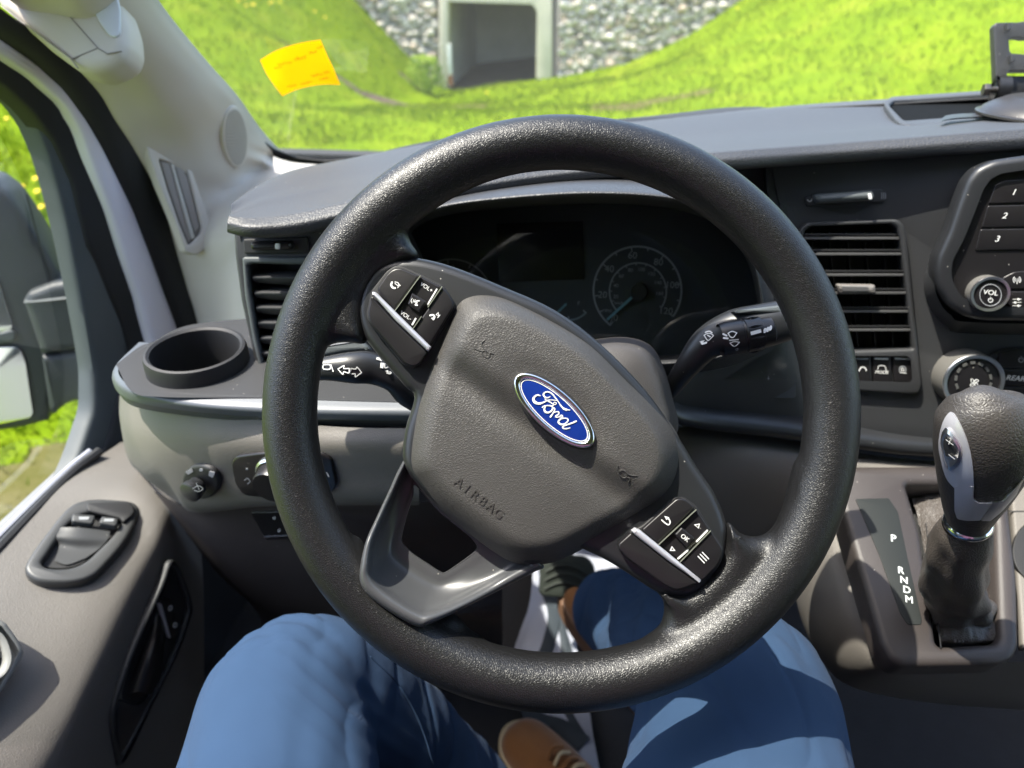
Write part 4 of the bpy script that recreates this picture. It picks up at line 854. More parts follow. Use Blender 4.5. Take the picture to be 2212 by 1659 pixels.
# mirror adjuster knob
f = hitfr(kp, 430, 1045, V3((0, 0, 1)))
mb = MB(); mb.shape([ell(432, 1044, 41, 36, 20)], f, .004, .012, .003, cavem); mk = mb.build('mirror_adjuster', dash)
kk = f.sc(430, 1045); mb = MB(); ax = (f.n+V3((.0, -.2, .15))).normalized(); c = f.P(431, 1046, .006)
prof = []
mb.lathe(c, ax, [(15*kk, 0), (20*kk, .002), (20*kk, .006), (23*kk, .008), (24*kk, .011), (23*kk, .014), (19*kk, .015), (.0001, .015)], satin, 40); mb.build('adjuster_knob', mk)
mb = MB(); 
for q in (pr(400,1020, 414,1012, 417,1020, 406,1026), pr(452,1018, 464,1021, 460,1033, 450,1028)): mb.shape([rc(q, 2)], f, .0045, .0004, 0, silver)
mb.shape([ell(434, 1016, 4, 3, 0, 16)], f, .0045, .0004, 0, silver)
f2 = Fr(c+ax*.0155, ax); mb.shape([stroke(pr(416,1056, 428,1050, 438,1056, 430,1062, 420,1060), 1.6), ], f2, .0002, .0003, 0, dimw); mb.shape([stroke(pr(424,1044, 430,1058), 1.5)], f2, .0004, .0003, 0, dimw); mb.build('adjuster_print', mk)
# light switch
f = hitfr(kp, 612, 1028)
mb = MB(); mb.shape([rc(pr(498,1000, 510,987, 560,980, 690,978, 716,992, 727,1050, 718,1064, 690,1074, 560,1076, 525,1072, 505,1045), 12)], f, .003, .008, .002, gloss); ls = mb.build('light_switch', dash)
kk = f.sc(612, 1028); c = f.P(604, 1024, .003); mb = MB(); mb.lathe(c, f.n, [(50*kk, 0), (50*kk, .004), (46*kk, .006), (43*kk, .005)], chrome, 56); mb.lathe(c, f.n, [(43*kk, .002), (41*kk, .016), (38*kk, .019), (.0001, .019)], gloss, 56); mb.build('rotary_dial', ls)
mb = MB(); mb.shape([ell(533, 1014, 3, 2, 0, 12)], f, .0035, .0003, 0, dimw); mb.shape([stroke(pr(528,1038, 534,1034, 540,1040, 535,1046), 2.2)], f, .0035, .0003, 0, silver); mb.shape([stroke(pr(706,1022, 710,1030), 2)], f, .0035, .0003, 0, white); mb.build('switch_print', ls)
# taupe panel right of the column, down to the console
mb = MB(); mb.loft([ry(1430,905,.66, 1500,918,.64, 1600,935,.635, 1740,957,.635, 1900,985,.635, 2100,1000,.635, 2640,1010,.635), ry(1430,960,.62, 1500,965,.61, 1600,975,.605, 1740,990,.61, 1900,1003,.61, 2100,1012,.61, 2640,1020,.61), ry(1440,1080,.61, 1520,1080,.60, 1620,1080,.60, 1740,1080,.60, 1900,1050,.60, 2100,1050,.60, 2640,1050,.61), ry(1460,1250,.64, 1540,1250,.62, 1640,1250,.62, 1740,1200,.62, 1900,1100,.62, 2100,1100,.62, 2640,1100,.64)], beige, nu=8); mb.build('knee_panel', dash)
# ================================================================ STEERING WHEEL
WD = .453; WF = camfr(1212, 894, WD); S = WD/FPX
sw = thing('steering_wheel', WF.o, 'large black leather grained steering wheel turned clockwise, with blue oval badge', 'steering wheel')
mb = MB(); n1, n2 = 160, 22; vs = []; fs = []
for i in range(n1):
    a = 2*math.pi*i/n1; deg = math.degrees(a) % 360
    grip = math.exp(-((deg-128)/16)**2)+math.exp(-((deg-352)/16)**2)*.0
    fat = 58+5*grip+4*math.exp(-((deg-270)/60)**2)
    rc_ = 646-fat
    for k in range(n2):
        g = 2*math.pi*k/n2; rr = rc_+fat*math.cos(g); h = (fat*1.02)*S*math.sin(g)
        vs.append(WF.w(rr*S*math.cos(a), rr*S*math.sin(a), h-.002))
for i in range(n1):
    for k in range(n2): fs.append((i*n2+k, i*n2+(k+1) % n2, ((i+1) % n1)*n2+(k+1) % n2, ((i+1) % n1)*n2+k))
mb.add(vs, fs, rubber)
for lp in (pr(745,455, 840,440, 868,470, 874,492, 884,520, 905,552, 860,566, 815,590, 785,640, 782,700, 785,742, 740,738, 700,744, 640,765, 628,640),
           pr(1740,990, 1712,1085, 1690,1140, 1668,1162, 1642,1168, 1608,1158, 1580,1130, 1570,1200, 1530,1255, 1480,1288, 1415,1286, 1436,1300, 1443,1330, 1432,1368, 1395,1400, 1440,1450, 1600,1390, 1750,1200),
           pr(700,1150, 740,1160, 775,1175, 785,1220, 830,1320, 900,1350, 950,1334, 985,1342, 1012,1374, 1050,1402, 980,1440, 800,1350, 680,1180)):
    mb.shape([smooth2(lp, 3)], WF, .005 if lp[0][0] > 700 else .0, .022, .010, rubber)
vs, fs, nr = modded(mb, [('REMESH', dict(mode='VOXEL', voxel_size=.0020)), ('SMOOTH', dict(factor=.5, iterations=14))])
mb = MB(); mb.add(vs, fs, rubber); mb.build('rim', sw, sharp=0)
# hub carrier and spokes in satin plastic
mb = MB(); mb.shape([smooth2(pr(768,690, 766,650, 780,608, 806,574, 845,556, 900,554, 980,574, 1090,618, 1200,668, 1300,742, 1400,845, 1470,945, 1510,1010, 1550,1070, 1574,1132, 1575,1185, 1555,1243, 1510,1292, 1470,1300, 1420,1284, 1340,1232, 1280,1200, 1240,1192, 1150,1226, 1080,1190, 960,1110, 900,1050, 868,1000, 872,930, 892,860, 872,835, 820,775, 785,730), 4)], WF, .001, .030, .007, satin); mb.build('spoke_carrier', sw, sharp=0)
# cranked lower spoke: raised rim, sunken floor, opening
O3 = pr(882,985, 862,1012, 840,1060, 812,1120, 790,1170, 778,1225, 779,1262, 800,1292, 850,1328, 900,1354, 925,1350, 990,1320, 1080,1275, 1150,1238, 1175,1222, 1120,1190, 1030,1140, 950,1075, 905,1010)
I3 = pr(898,1050, 893,1070, 882,1105, 875,1130, 870,1150, 868,1164, 872,1175, 880,1184, 895,1198, 925,1218, 950,1234, 962,1236, 990,1218, 1020,1196, 1030,1184, 1028,1176, 1015,1160, 980,1132, 945,1103, 915,1070)
def lerpL(A, Bn, t): return [(a[0]*(1-t)+b[0]*t, a[1]*(1-t)+b[1]*t) for a, b in zip(A, Bn)]
L3 = lambda L, h: [WF.P(x, y, h) for x, y in L]
def L4(t, h):
    o = []
    for x, y in lerpL(O3, I3, t):
        r_ = math.hypot(x-1212, y-894); k = .022*sst((r_-400)/140); o.append(WF.P(x, y, h+k*(1 if t < .3 else .8 if t < .5 else .3)))
    return o
mb = MB(); mb.loft([L4(.03, -.035), L4(0, -.012), L4(.05, -.004), L4(.20, -.005), L4(.34, -.014), L4(.7, -.017), L4(.95, -.017), L4(1, -.020), L4(1, -.045)], mat('spoke_satin_grey', (.060, .062, .066), .34, bump='noise', scale=3000, dist=.00003, var=.1, dust=.3), cols=200, cu=True, nv=4); mb.build('lower_spoke', sw, sharp=50)
# airbag pad
PO = smooth2(pr(1000,634, 1045,627, 1100,640, 1200,690, 1280,742, 1352,812, 1425,886, 1464,940, 1476,985, 1470,1030, 1450,1066, 1410,1100, 1300,1164, 1215,1208, 1165,1220, 1115,1217, 1060,1188, 950,1102, 900,1045, 880,1015, 877,975, 890,895, 918,800, 950,720, 975,660), 5)
pcx, pcy = 1185, 935
def padh(x, y, r):
    d = (x-960)*.595-(y-760)*.804
    h = -.006+.017*(1-max(0, (r-.80)/.20)**2.2 if r > .80 else 1)
    h += .0055*sst((d+38)/76)*(1-sst((r-.8)/.2))
    h -= .0035*math.exp(-(abs(d+25)/30)**2)*(1-sst((r-.75)/.25))
    ex, ey = x-1197.5, y-887.2; c, s_ = .7425, .670; u, v = ex*c+ey*s_, -ex*s_+ey*c
    q = math.sqrt((u/135)**2+(v/62)**2); h -= .0035*math.exp(-q**4)
    return h+.004*(1-r*r)
pad = MB(); vs = [WF.P(pcx, pcy, padh(pcx, pcy, 0))]; m = len(PO); rings = [i/26 for i in range(1, 22)]+[.83, .86, .89, .92, .945, .965, .98, .99, 1.0]
for r in rings:
    for (x, y) in PO: px, py = pcx+(x-pcx)*r, pcy+(y-pcy)*r; vs.append(WF.P(px, py, padh(px, py, r)))
for (x, y) in PO: vs.append(WF.P(x, y, -.018))
fs = [(0, 1+i, 1+(i+1) % m) for i in range(m)]
for j in range(len(rings)): fs += [(1+j*m+i, 1+(j+1)*m+i, 1+(j+1)*m+(i+1) % m, 1+j*m+(i+1) % m) for i in range(m)]
pad.add(vs, fs, padm); pd = pad.build('airbag_cover', sw, sharp=0)
emb = mat('embossed_mark', (.044, .042, .039), .42)
mb = MB(); g = hitfr(pad, 1032, 1078, CU)
for i, ch in enumerate('AIRBAG'):
    t = (i-2.5)/2.5; x, y = 1034+43*t, 1077+33.5*t; g = hitfr(pad, x, y, CU); mb.text(ch, g, x, y, 21.5, 38, .0005, depth=.0010, m=emb, bold=0)
mb.build('airbag_lettering', pd)
for (cx_, cy_, k, rot) in ((1047, 753, 1, 0), (1353, 1025, -1, 0)):
    g = hitfr(pad, cx_, cy_, CU); mb = MB()
    if k == 1: P1 = [pr(1048,734, 1041,741, 1044,752, 1054,769), pr(1025,753, 1034,757, 1044,758)]; P1.append(pr(1058,771, 1058,763, 1066,765)); ring_ = ell(1049, 765, 9, 6, 45, 20), ell(1049, 765, 6.5, 3.8, 45, 20)
    else: P1 = [pr(1335,1006, 1334,1014, 1342,1020), pr(1376,1028, 1360,1026, 1350,1018), pr(1357,1044, 1360,1034, 1352,1030)]; ring_ = ell(1346, 1024, 10, 7, 40, 20), ell(1346, 1024, 7.4, 4.6, 40, 20)
    for p in P1+[ring_[0]+ring_[0][:1]]:
        q = [(v.x, v.y) for v in resample(cr_pts([V3((a, b, 0)) for a, b in p], 5), 24)]
        mb.tube([hitp(pad, x, y)[0]+hitp(pad, x, y)[1]*.0002 for x, y in q], .00034, emb, n=8, k=1)
    mb.build('horn_symbol', pd)
# oval badge
cl = crop(2020, 1460, 2400, 1854)
FB = Fr(WF.P(1197.5, 887, padh(1197, 887, .1)), WF.n, CU); bx, by, bt = 1197.5, 887.2, 42.06
E = lambda k1, k2: ell(bx, by, 111.2*k1, 39.1*k2*1.12, bt, 90)
mb = MB(); mb.shape([ell(bx, by, 115, 47.5, bt, 80)], FB, .0006, .002, 0, cavem); mb.shape([E(1, 1), E(.86, .74)], FB, .0042, .0045, .0014, chrome2); bd = mb.build('badge', sw)
mb = MB(); mb.shape([E(.88, .78)], FB, .0030, .0030, .0004, blue); mb.shape([E(.845, .715), E(.825, .675)], FB, .0032, .0003, 0, white)
ST = [((645,572, 592,560, 545,585, 512,640, 545,700, 620,725, 700,705, 790,665, 870,655, 985,668), 34, [.7, 1, 1.2, 1.6, 1.9, 1.5, 1, .7, .5, .4]),
      ((838,592, 790,612, 735,598, 708,550, 740,508, 800,498, 870,530, 935,605, 1005,700, 1062,785, 1125,835, 1222,852), 30, [.6, .9, 1.2, 1.3, 1.0, 1, 1, .9, .7, 1.1, 1.6, .6]),
      ((738,638, 790,672, 850,705, 905,742, 945,742, 958,715, 932,697, 908,715, 900,755, 880,785), 20, [1, 1.2, 1.2, 1, .8, .8, .8, .8, 1, 1.2]),
      ((685,800, 730,772, 800,765, 865,775, 888,815, 860,870, 800,900, 745,885, 725,835, 745,790), 34, [.7, .7, .7, .9, 1, 1, 1.1, 1.3, 1.2, .7]),
      ((888,815, 920,815, 925,850, 890,920, 845,985), 36, [.6, .8, .8, .8, 1]),
      ((905,905, 955,885, 1005,890, 1000,935, 950,965, 955,990, 1010,985, 1060,955, 1080,985, 1030,1010), 26, [.6, .8, 1, 1.1, 1.1, .9, .8, 1.3, 1.0, .6]),
      ((1140,1010, 1070,1015, 1012,1050, 1003,1095, 1050,1130, 1120,1120, 1180,1070, 1180,1025, 1130,1008), 32, [.7, .9, 1.1, 1.3, 1.2, .9, .9, .9, .7]),
      ((1345,1068, 1260,1105, 1160,1140, 1095,1165, 1085,1200, 1140,1215, 1225,1200), 30, [1.1, 1.1, 1, 1, 1, .9, .6])]
for p, w, tp in ST:
    q = cl(*p); mb.shape([stroke(q, w*.092, 5, tp)], FB, .0034, .0003, 0, white)
mb.build('badge_script', bd)
# switch clusters
c2 = crop(1400, 1000, 1840, 1521); c8 = crop(2440, 1960, 2960, 1797)
WF0 = WF; WF = Fr(WF0.w(0, 0, .0035), WF0.n, CU)
def clus(parent_name, plate, parts, prints):
    mb = MB(); mb.shape([rc(plate, 7)], WF, .0005, .006, .001, cavem); cs = mb.build(parent_name, sw)
    for nm, lo, r, h, m_ in parts:
        b_ = MB(); b_.shape([rc(lo, r)], WF, h, .006, .0012 if h < .0062 else .002, m_); prints_ = prints.get(nm, None)
        if prints_:
            for fn in prints_: fn(b_, h)
            del prints[nm]
        b_.build(nm.split('#')[0], cs)
gl_ = mat('button_face', (.011, .010, .011), .38, var=.12, dust=.25)
T = lambda t, p, s_, a: (lambda b_, h: b_.text(t, WF, p[0][0], p[0][1], s_, a, h+.0004, m=white, bold=0))
def SK(p, w, m_=white, n=4): return lambda b_, h: b_.shape([stroke(p, w, n)], WF, h+.0004, .0003, 0, m_)
def PL(p, m_=white, r=0, hole=None): return lambda b_, h: b_.shape([rc(p, r) if r else p]+([hole] if hole else []), WF, h+.0004, .0003, 0, m_)
clus('switch_cluster', c2(200,870, 215,960, 400,1200, 720,1590, 860,1625, 950,1570, 1430,780, 1420,700, 1270,480, 950,320, 700,205, 590,205, 480,280, 270,550), [
    ('call_button', c2(335,540, 500,305, 580,245, 680,235, 935,345, 595,815), [12, 20, 14, 14, 3, 3], .004, gl_),
    ('silver_bar', c2(278,558, 330,565, 1098,1325, 1052,1388, 600,960, 285,600), 2, .0065, silver),
    ('lower_paddle', c2(280,625, 590,965, 1045,1398, 940,1560, 850,1597, 740,1558, 410,1165, 255,1000, 222,900, 232,780), [2, 2, 8, 14, 10, 20, 10, 14, 10, 8], .005, gl_),
    ('volume_button', c2(962,350, 1235,490, 1010,850, 850,1065, 615,838), 2, .0025, gl_),
    ('voice_button', c2(835,575, 1035,700, 935,850, 770,735), 3, .0055, gl_),
    ('end_button', c2(1255,500, 1352,600, 1408,730, 1395,790, 1070,1310, 860,1070), [4, 14, 14, 10, 3, 3], .004, gl_)],
    {'call_button': [SK(c2(560,435, 548,470, 568,505, 600,515), 4.2), SK(c2(600,450, 640,480), 1.5), PL(c2(630,520, 650,465, 682,475), hole=c2(640,505, 653,478, 668,482)), SK(c2(600,430, 640,440, 660,470), 1.6)],
     'volume_button': [T('VOL+', c2(1035, 505), 9, 33), T('VOL-', c2(750, 895), 9, 33), SK(c2(1175,530, 1050,740), 3.0), SK(c2(885,935, 840,1015), 3.6)],
     'voice_button': [SK(c2(880,705, 905,690, 935,690), 2.4), SK(c2(905,715, 880,745, 910,750), 2.6), SK(c2(860,670, 850,710), 1.2), SK(c2(838,655, 822,690, 835,720), 1.2), SK(c2(880,672, 868,708), 1.2)],
     'end_button': [SK(c2(1085,890, 1125,885, 1145,910, 1130,945), 3.8), PL(c2(1160,880, 1200,845, 1205,905), hole=c2(1172,880, 1193,862, 1196,892)), SK(c2(1220,885, 1190,920), 1.6), PL(c2(1095,930, 1120,915, 1120,942))]})
clus('switch_cluster', c8(75,780, 260,530, 400,480, 860,80, 1010,85, 1160,200, 1360,520, 1535,780, 1525,900, 1490,1010, 1210,1270, 950,1370, 850,1370, 200,930), [
    ('back_button', c8(890,92, 1000,100, 1138,212, 635,715, 405,525), [10, 12, 6, 3, 5], .004, gl_),
    ('silver_bar', c8(265,545, 320,505, 395,540, 700,790, 1235,1228, 1190,1250, 800,980, 310,600), 2, .0065, silver),
    ('lower_paddle', c8(255,570, 310,612, 790,990, 1180,1262, 940,1352, 860,1352, 740,1300, 200,915, 90,790, 85,725), [3, 2, 2, 8, 12, 12, 10, 14, 14, 10], .005, gl_),
    ('rocker_button', c8(1158,248, 1345,520, 925,965, 648,732), 2, .0025, gl_),
    ('ok_button', c8(955,490, 1135,640, 1030,775, 860,590), 3, .0055, gl_),
    ('menu_button', c8(1360,545, 1525,785, 1512,880, 1470,1000, 1245,1230, 940,965), [3, 14, 10, 14, 6, 3], .004, gl_)],
    {'back_button': [SK(c8(680,390, 725,430, 770,455, 795,425, 780,380, 755,365), 2.8), PL(c8(715,335, 785,355, 745,390))],
     'rocker_button': [PL(c8(1125,455, 1205,440, 1190,510), hole=c8(1145,462, 1192,455, 1182,492)), PL(c8(820,750, 870,815, 790,815), hole=c8(822,770, 848,803, 810,803)), SK(c8(1305,535, 1160,685), 4), SK(c8(1040,805, 905,920), 4)],
     'ok_button': [T('OK', c8(1000, 640), 10, 38)],
     'menu_button': [SK(c8(1240,835, 1325,925), 2.2), SK(c8(1210,862, 1295,950), 2.2), SK(c8(1180,890, 1265,980), 2.2)]})
div_silver = mat('divider_silver', (.35, .37, .30), .3, .5)  # silver dividing lines between the buttons
for a, w in ((c2(948,345, 602,822), 1.6), (c2(1245,497, 1055,775), 1.8), (c2(965,905, 850,1070), 1.3), (c8(1150,250, 640,725), 2.4), (c8(1350,540, 935,965), 2.4)):
    mb = MB(); mb.shape([stroke(a, w*1.1, 2)], WF, .0052, .003, .0002, div_silver); mb.build('switch_divider', sw)

# ---------------------------------------------------------------- column shroud and stalks
shroudm = mat('shroud_brown_black', (.060, .054, .050), .5, bump='noise', scale=900, dist=.0002, var=.2, dust=.5)
SH = pr(1275,736, 1350,730, 1405,748, 1435,800, 1452,860, 1462,935, 1400,1010, 1250,1060, 1100,1000, 1060,850, 1130,760)
def ringD(L, k, d, cx=1265, cy=880): return [D(cx+(x-cx)*k, cy+(y-cy)*k, d) for x, y in L]
mb = MB(); mb.loft([ringD(SH, .95, .68), ringD(SH, 1.0, .585), ringD(SH, 1.0, .555), ringD(SH, .985, .535), ringD(SH, .95, .520), ringD(SH, .88, .505), ringD(SH, .6, .495)], shroudm, cols=90, cu=True, nv=5, caps=True)
tag(mb.build('column_shroud', sharp=0), 'dusty brown black plastic steering column cover behind the wheel hub', 'column shroud')
ks = crop(2600, 1180, 3240, 2042); kl = crop(1220, 1300, 1680, 1908)
stk = MB(); K = lambda *a: [D(a[i], a[i+1], a[i+2]) for i in range(0, len(a), 3)]
stk.tube(K(1438,862,.575, 1456,832,.566, 1484,793,.556, 1528,742,.547, 1585,718,.54, 1645,705,.537, 1705,690,.535, 1770,672,.535), [.0045, .0075, .0095, .0130, .0170, .0170, .0155, .013], satin, n=26, flat=[1, 1, 1, .85, .8, .8, .8, .8], up=CF)
stm = stk; ob = stk.build('wiper_stalk'); tag(ob, 'black wiper stalk with white wiper symbols right of the steering column', 'wiper stalk')
mb = MB(); fz = camfr(1620, 690, .522)
mb.shape([rc(ks(1030,190, 1250,160, 1600,118, 1625,125, 1660,215, 1100,215), 4)], fz, -.002, .012, .002, framem); mb.build('stalk_cap', ob)
mb = MB(); a, b = D(1573, 732, .527), D(1662, 716, .525); ax = (b-a).normalized()
mb.lathe(a, ax, [(.0120, -.006), (.0128, -.002), (.0130, .010), (.0122, .0105), (.0124, .012), (.0130, .0125), (.0126, .024), (.0112, .0245), (.0108, .032), (.007, .034), (.0001, .034)], gl_, 40)
for i in range(9):
    g = 2*math.pi*i/9; u = ax.orthogonal().normalized(); v = ax.cross(u); q = u*math.cos(g)+v*math.sin(g); mb.tube([a+ax*.013+q*.0128, a+ax*.018+q*.0135, a+ax*.023+q*.0125], [.0003, .0008, .0003], gl_, n=6, k=3)
brl = mb; rg = mb.build('rotary_ring', ob)
mb = MB()
def sym(target, px, py, prims, m_=white, off=.0006):
    f = hitfr(target, px, py, CU)
    for p in prims:
        if p[0] == 's': mb.shape([stroke(p[1], p[2], 3)], f, off, .0003, 0, m_)
        else: mb.shape([p[1]], f, off, .0003, 0, m_)
sym(stm, 1530, 724, [('s', ks(655,500, 690,480, 740,480, 775,505), 1.8), ('s', ks(655,500, 700,565, 730,550, 775,505), 1.8), ('s', ks(700,500, 735,520), 2.2), ('s', ks(672,462, 720,448, 755,468), 3.2), ('p', ks(598,578, 660,562, 640,590, 695,580, 690,605, 628,622))])
sym(brl, 1576, 726, [('s', ks(960,475, 1010,450, 1070,470), 2.4), ('s', ks(960,475, 990,520, 1030,525, 1070,470), 2.2), ('s', ks(900,485, 940,505), 4), ('s', ks(905,535, 955,540), 4)], off=.0022)
sym(brl, 1585, 740, [('s', ks(985,600, 1040,580, 1105,590), 2), ('s', ks(985,600, 1030,640, 1065,630, 1105,590), 2), ('s', ks(980,565, 1090,555), 2.6)], off=.0026)
sym(brl, 1588, 755, [('s', ks(1055,680, 1085,665, 1080,690, 1060,690), 1.2)], dimw, .003)
sym(brl, 1630, 718, [('p', ks(1245,455, 1375,420, 1385,465, 1255,500))], off=.0022)
for (x_, y_) in ((1430, 440), (1465, 425), (1500, 408)): 
    try: sym(brl, *ks(x_, y_)[0], [('p', ell(*ks(x_, y_)[0], 3.2, 6, 15, 14))], off=.001)
    except ValueError: pass
mb.build('stalk_print', ob)
stk = MB(); stk.tube(K(600,812,.55, 650,803,.545, 700,797,.54, 760,795,.54, 805,797,.545, 850,822,.55, 880,852,.56, 930,880,.575), [.009, .009, .0092, .0122, .0125, .0095, .010, .010], satin, n=26, flat=[1, 1, .9, .85, .85, .9, 1, 1], up=CF)
ob = stk.build('indicator_stalk'); tag(ob, 'black indicator stalk with two white arrows left of the steering column', 'indicator stalk')
mb = MB(); fz = camfr(740, 750, .545)
mb.shape([rc(kl(-400,300, 250,255, 720,210, 860,208, 1010,325, 1060,400, 600,440, 200,520, -400,640), 6)], fz, 0, .012, .003, framem); mb.shape([kl(230,335, 720,262, 900,240, 720,272, 230,347)], fz, .0006, .001, 0, silver); mb.build('stalk_cap', ob)
mb = MB()
sym(stk, 725, 797, [('s', kl(525,710, 630,650, 615,700, 710,700), 2.0), ('s', kl(525,710, 605,800, 620,755, 705,775, 710,700), 2.0)])
sym(stk, 768, 800, [('s', kl(915,770, 840,675, 820,710, 740,700), 2.0), ('s', kl(915,770, 810,840, 810,790, 730,785, 740,700), 2.0)])
sym(stk, 703, 793, [('s', kl(290,640, 390,640, 400,690, 380,715, 290,710, 275,670, 290,640), 2.2), ('s', kl(275,605, 205,695), 2), ('s', kl(410,640, 445,750), 2)])
sym(stk, 822, 790, [('p', kl(1165,515, 1205,515, 1255,580, 1155,550)), ('p', kl(1230,605, 1290,610, 1270,700, 1225,690)), ('s', kl(1300,620, 1300,690, 1350,680), 1.6), ('s', kl(1320,745, 1350,735, 1340,760, 1400,760, 1390,790, 1330,775), 1.6)])
mb.build('stalk_print', ob)
# ================================================================ CENTRE CONSOLE, GEAR LEVER
con = thing('centre_console', (.45, .5, -.75), 'taupe centre console with dark gear bezel lettered P R N D M', 'centre console')
cb = MB(); cb.loft([ry(1760,1000,.66, 1800,1040,.60, 1830,1110,.565, 1870,1250,.51, 1915,1400,.455, 1960,1440,.445, 2200,1430,.44, 2640,1400,.44),
    ry(1720,1010,.66, 1745,1060,.60, 1770,1130,.565, 1800,1250,.52, 1850,1400,.468, 1930,1462,.452, 2200,1462,.448, 2640,1440,.44),
    ry(1690,1020,.67, 1715,1080,.61, 1728,1180,.58, 1745,1300,.54, 1790,1420,.495, 1890,1482,.472, 2200,1500,.465, 2640,1490,.46),
    ry(1680,1040,.69, 1705,1120,.64, 1712,1230,.62, 1732,1340,.58, 1785,1440,.54, 1880,1495,.515, 2200,1520,.50, 2640,1520,.50),
    ry(1720,1100,.72, 1760,1200,.69, 1770,1280,.68, 1780,1370,.66, 1820,1450,.63, 1920,1505,.60, 2220,1535,.60, 2640,1550,.60)], beige, nu=12, nv=7); cb.build('console_body', con)
FG = Fr(Y(1840, 1075, .556), (0, -.404, .915), V3((0, .9, .4)))
cg = crop(3580, 1500, 4080, 691)
go = rc(pr(1826,1005, 2640,1000, 2640,1400, 2218,1402, 2196,1428, 2160,1440, 1960,1442, 1940,1425, 1922,1390, 1835,1100), [10, 3, 3, 6, 14, 10, 16, 16, 10, 10])
go = rc(pr(1812,1006, 2172,1004, 2180,1080, 2200,1250, 2204,1395, 2192,1422, 2160,1436, 1950,1440, 1926,1426, 1906,1390, 1820,1100), [10, 12, 6, 6, 10, 12, 12, 16, 14, 10, 10])
gh = rc(pr(1958,1046, 2140,1046, 2150,1130, 2158,1378, 2148,1390, 2032,1396, 2024,1388, 1990,1150), [8, 8, 4, 8, 6, 6, 6, 6])
mb = MB(); mb.shape([go, gh], FG, .010, .034, .006, brownm); gb = mb.build('gear_bezel', con)
mb = MB(); mb.shape([rc(pr(1848,1078, 1920,1076, 1940,1106, 1962,1210, 1992,1340, 1990,1350, 1962,1350, 1945,1325, 1900,1200), [4, 4, 3, 3, 3, 4, 5, 4, 3])], FG, .0108, .004, .0006, mat('scale_grey', (.022, .025, .025), .6, var=.08, spec=.2)); gs = mb.build('gear_scale', gb)
mb = MB()
mb.shape([pr(2000,1130, 2001,1130, 2034,1400, 2032,1400)], FG, .0106, .001, 0, cavem)
for t, (x, y) in zip('PRNDM', ((1930, 1164), (1946, 1233), (1953, 1254), (1959, 1275), (1964, 1296))): mb.text(t, FG, x, y, 17 if t == 'P' else 16, 8, .0112, m=mat('scale_white', (.80, .86, .84), .5), bold=0)
mb.build('gear_letters', gs)
mb = MB(); mb.shape([rc(pr(1940,1030, 2175,1030, 2185,1410, 2000,1412), 6)], FG, -.028, .006, 0, cavem); mb.build('recess_floor', gb)
mb = MB(); mb.shape([rc(pr(2180,1010, 2640,1000, 2640,1400, 2210,1402), 6)], FG, -.012, .01, .003, beige); mb.shape([ell(2250, 1190, 62, 70, 0, 40)], FG, -.010, .004, .001, cavem); mb.shape([stroke(pr(2180,1105, 2640,1102), 2)], FG, -.0115, .001, 0, cavem); mb.build('side_tray', con)

lev = thing('gear_lever', D(2075, 1340, .60), 'black leather gear lever with silver thumb button plate, standing in the console', 'gear lever')
kn = MB(); kn.tube(K(2094,1128,.505, 2098,1095,.495, 2112,1040,.480, 2124,985,.468, 2127,930,.458, 2122,888,.452, 2118,862,.450, 2117,849,.450, 2116,843,.451), [.0135, .0178, .0245, .0292, .0300, .0275, .0215, .0130, .0002], blackl, n=48, k=7, flat=[1, 1, .95, .92, .92, .92, .92, .92, .92], up=CF)
kb = kn.build('knob', lev, sharp=0)
mb = MB(); drape(mb, kn, smooth2(cg(295,198, 330,240, 368,320, 396,410, 410,490, 414,560, 414,640, 395,660, 340,640, 312,610, 268,555, 240,455, 229,380, 236,310, 258,240), 4), .0011, silver); mb.build('thumb_plate', kb)
mb = MB(); q = cg(314,600, 414,600, 414,672, 440,692, 500,694, 512,690, 450,786, 380,788, 330,780, 314,735); drape(mb, kn, rc(q, 4), .0013, silver, 5)
drape(mb, kn, rc(cg(510,690, 570,684, 640,620, 690,545, 640,650, 560,740, 500,790, 452,788), 3), .0012, chrome, 4); mb.build('knob_collar', kb)
mb = MB(); drape(mb, kn, smooth2(cg(270,283, 300,300, 340,360, 355,410, 340,470, 305,505, 285,500, 262,430, 248,350), 5), .0024, chrome, 5, raise_edge=.0008); mb.build('thumb_button', kb)
mb = MB(); drape(mb, kn, smooth2(cg(262,310, 300,345, 325,390, 322,425, 300,432, 268,420, 252,355), 4), .0027, satin, 4)
g = hitfr(kn, *cg(285, 360)[0], CU); mb.shape([stroke(cg(262,350, 300,378), 1.6, 2)], g, .0036, .0004, 0, white); mb.shape([stroke(cg(286,350, 276,374), 1.6, 2)], g, .0036, .0004, 0, white)
g = hitfr(kn, *cg(290, 440)[0], CU); mb.shape([stroke(cg(278,432, 308,455), 2.2, 2)], g, .0036, .0004, 0, white); mb.build('plus_minus_mark', kb)
mb = MB(); a = D(2092, 1126, .506); ax = (D(2112, 1040, .480)-a).normalized(); mb.lathe(a-ax*.004, ax, [(.0140, -.001), (.0155, 0), (.0160, .0018), (.0155, .0036), (.0140, .005)], chrome2, 48); mb.build('collar_ring', lev)
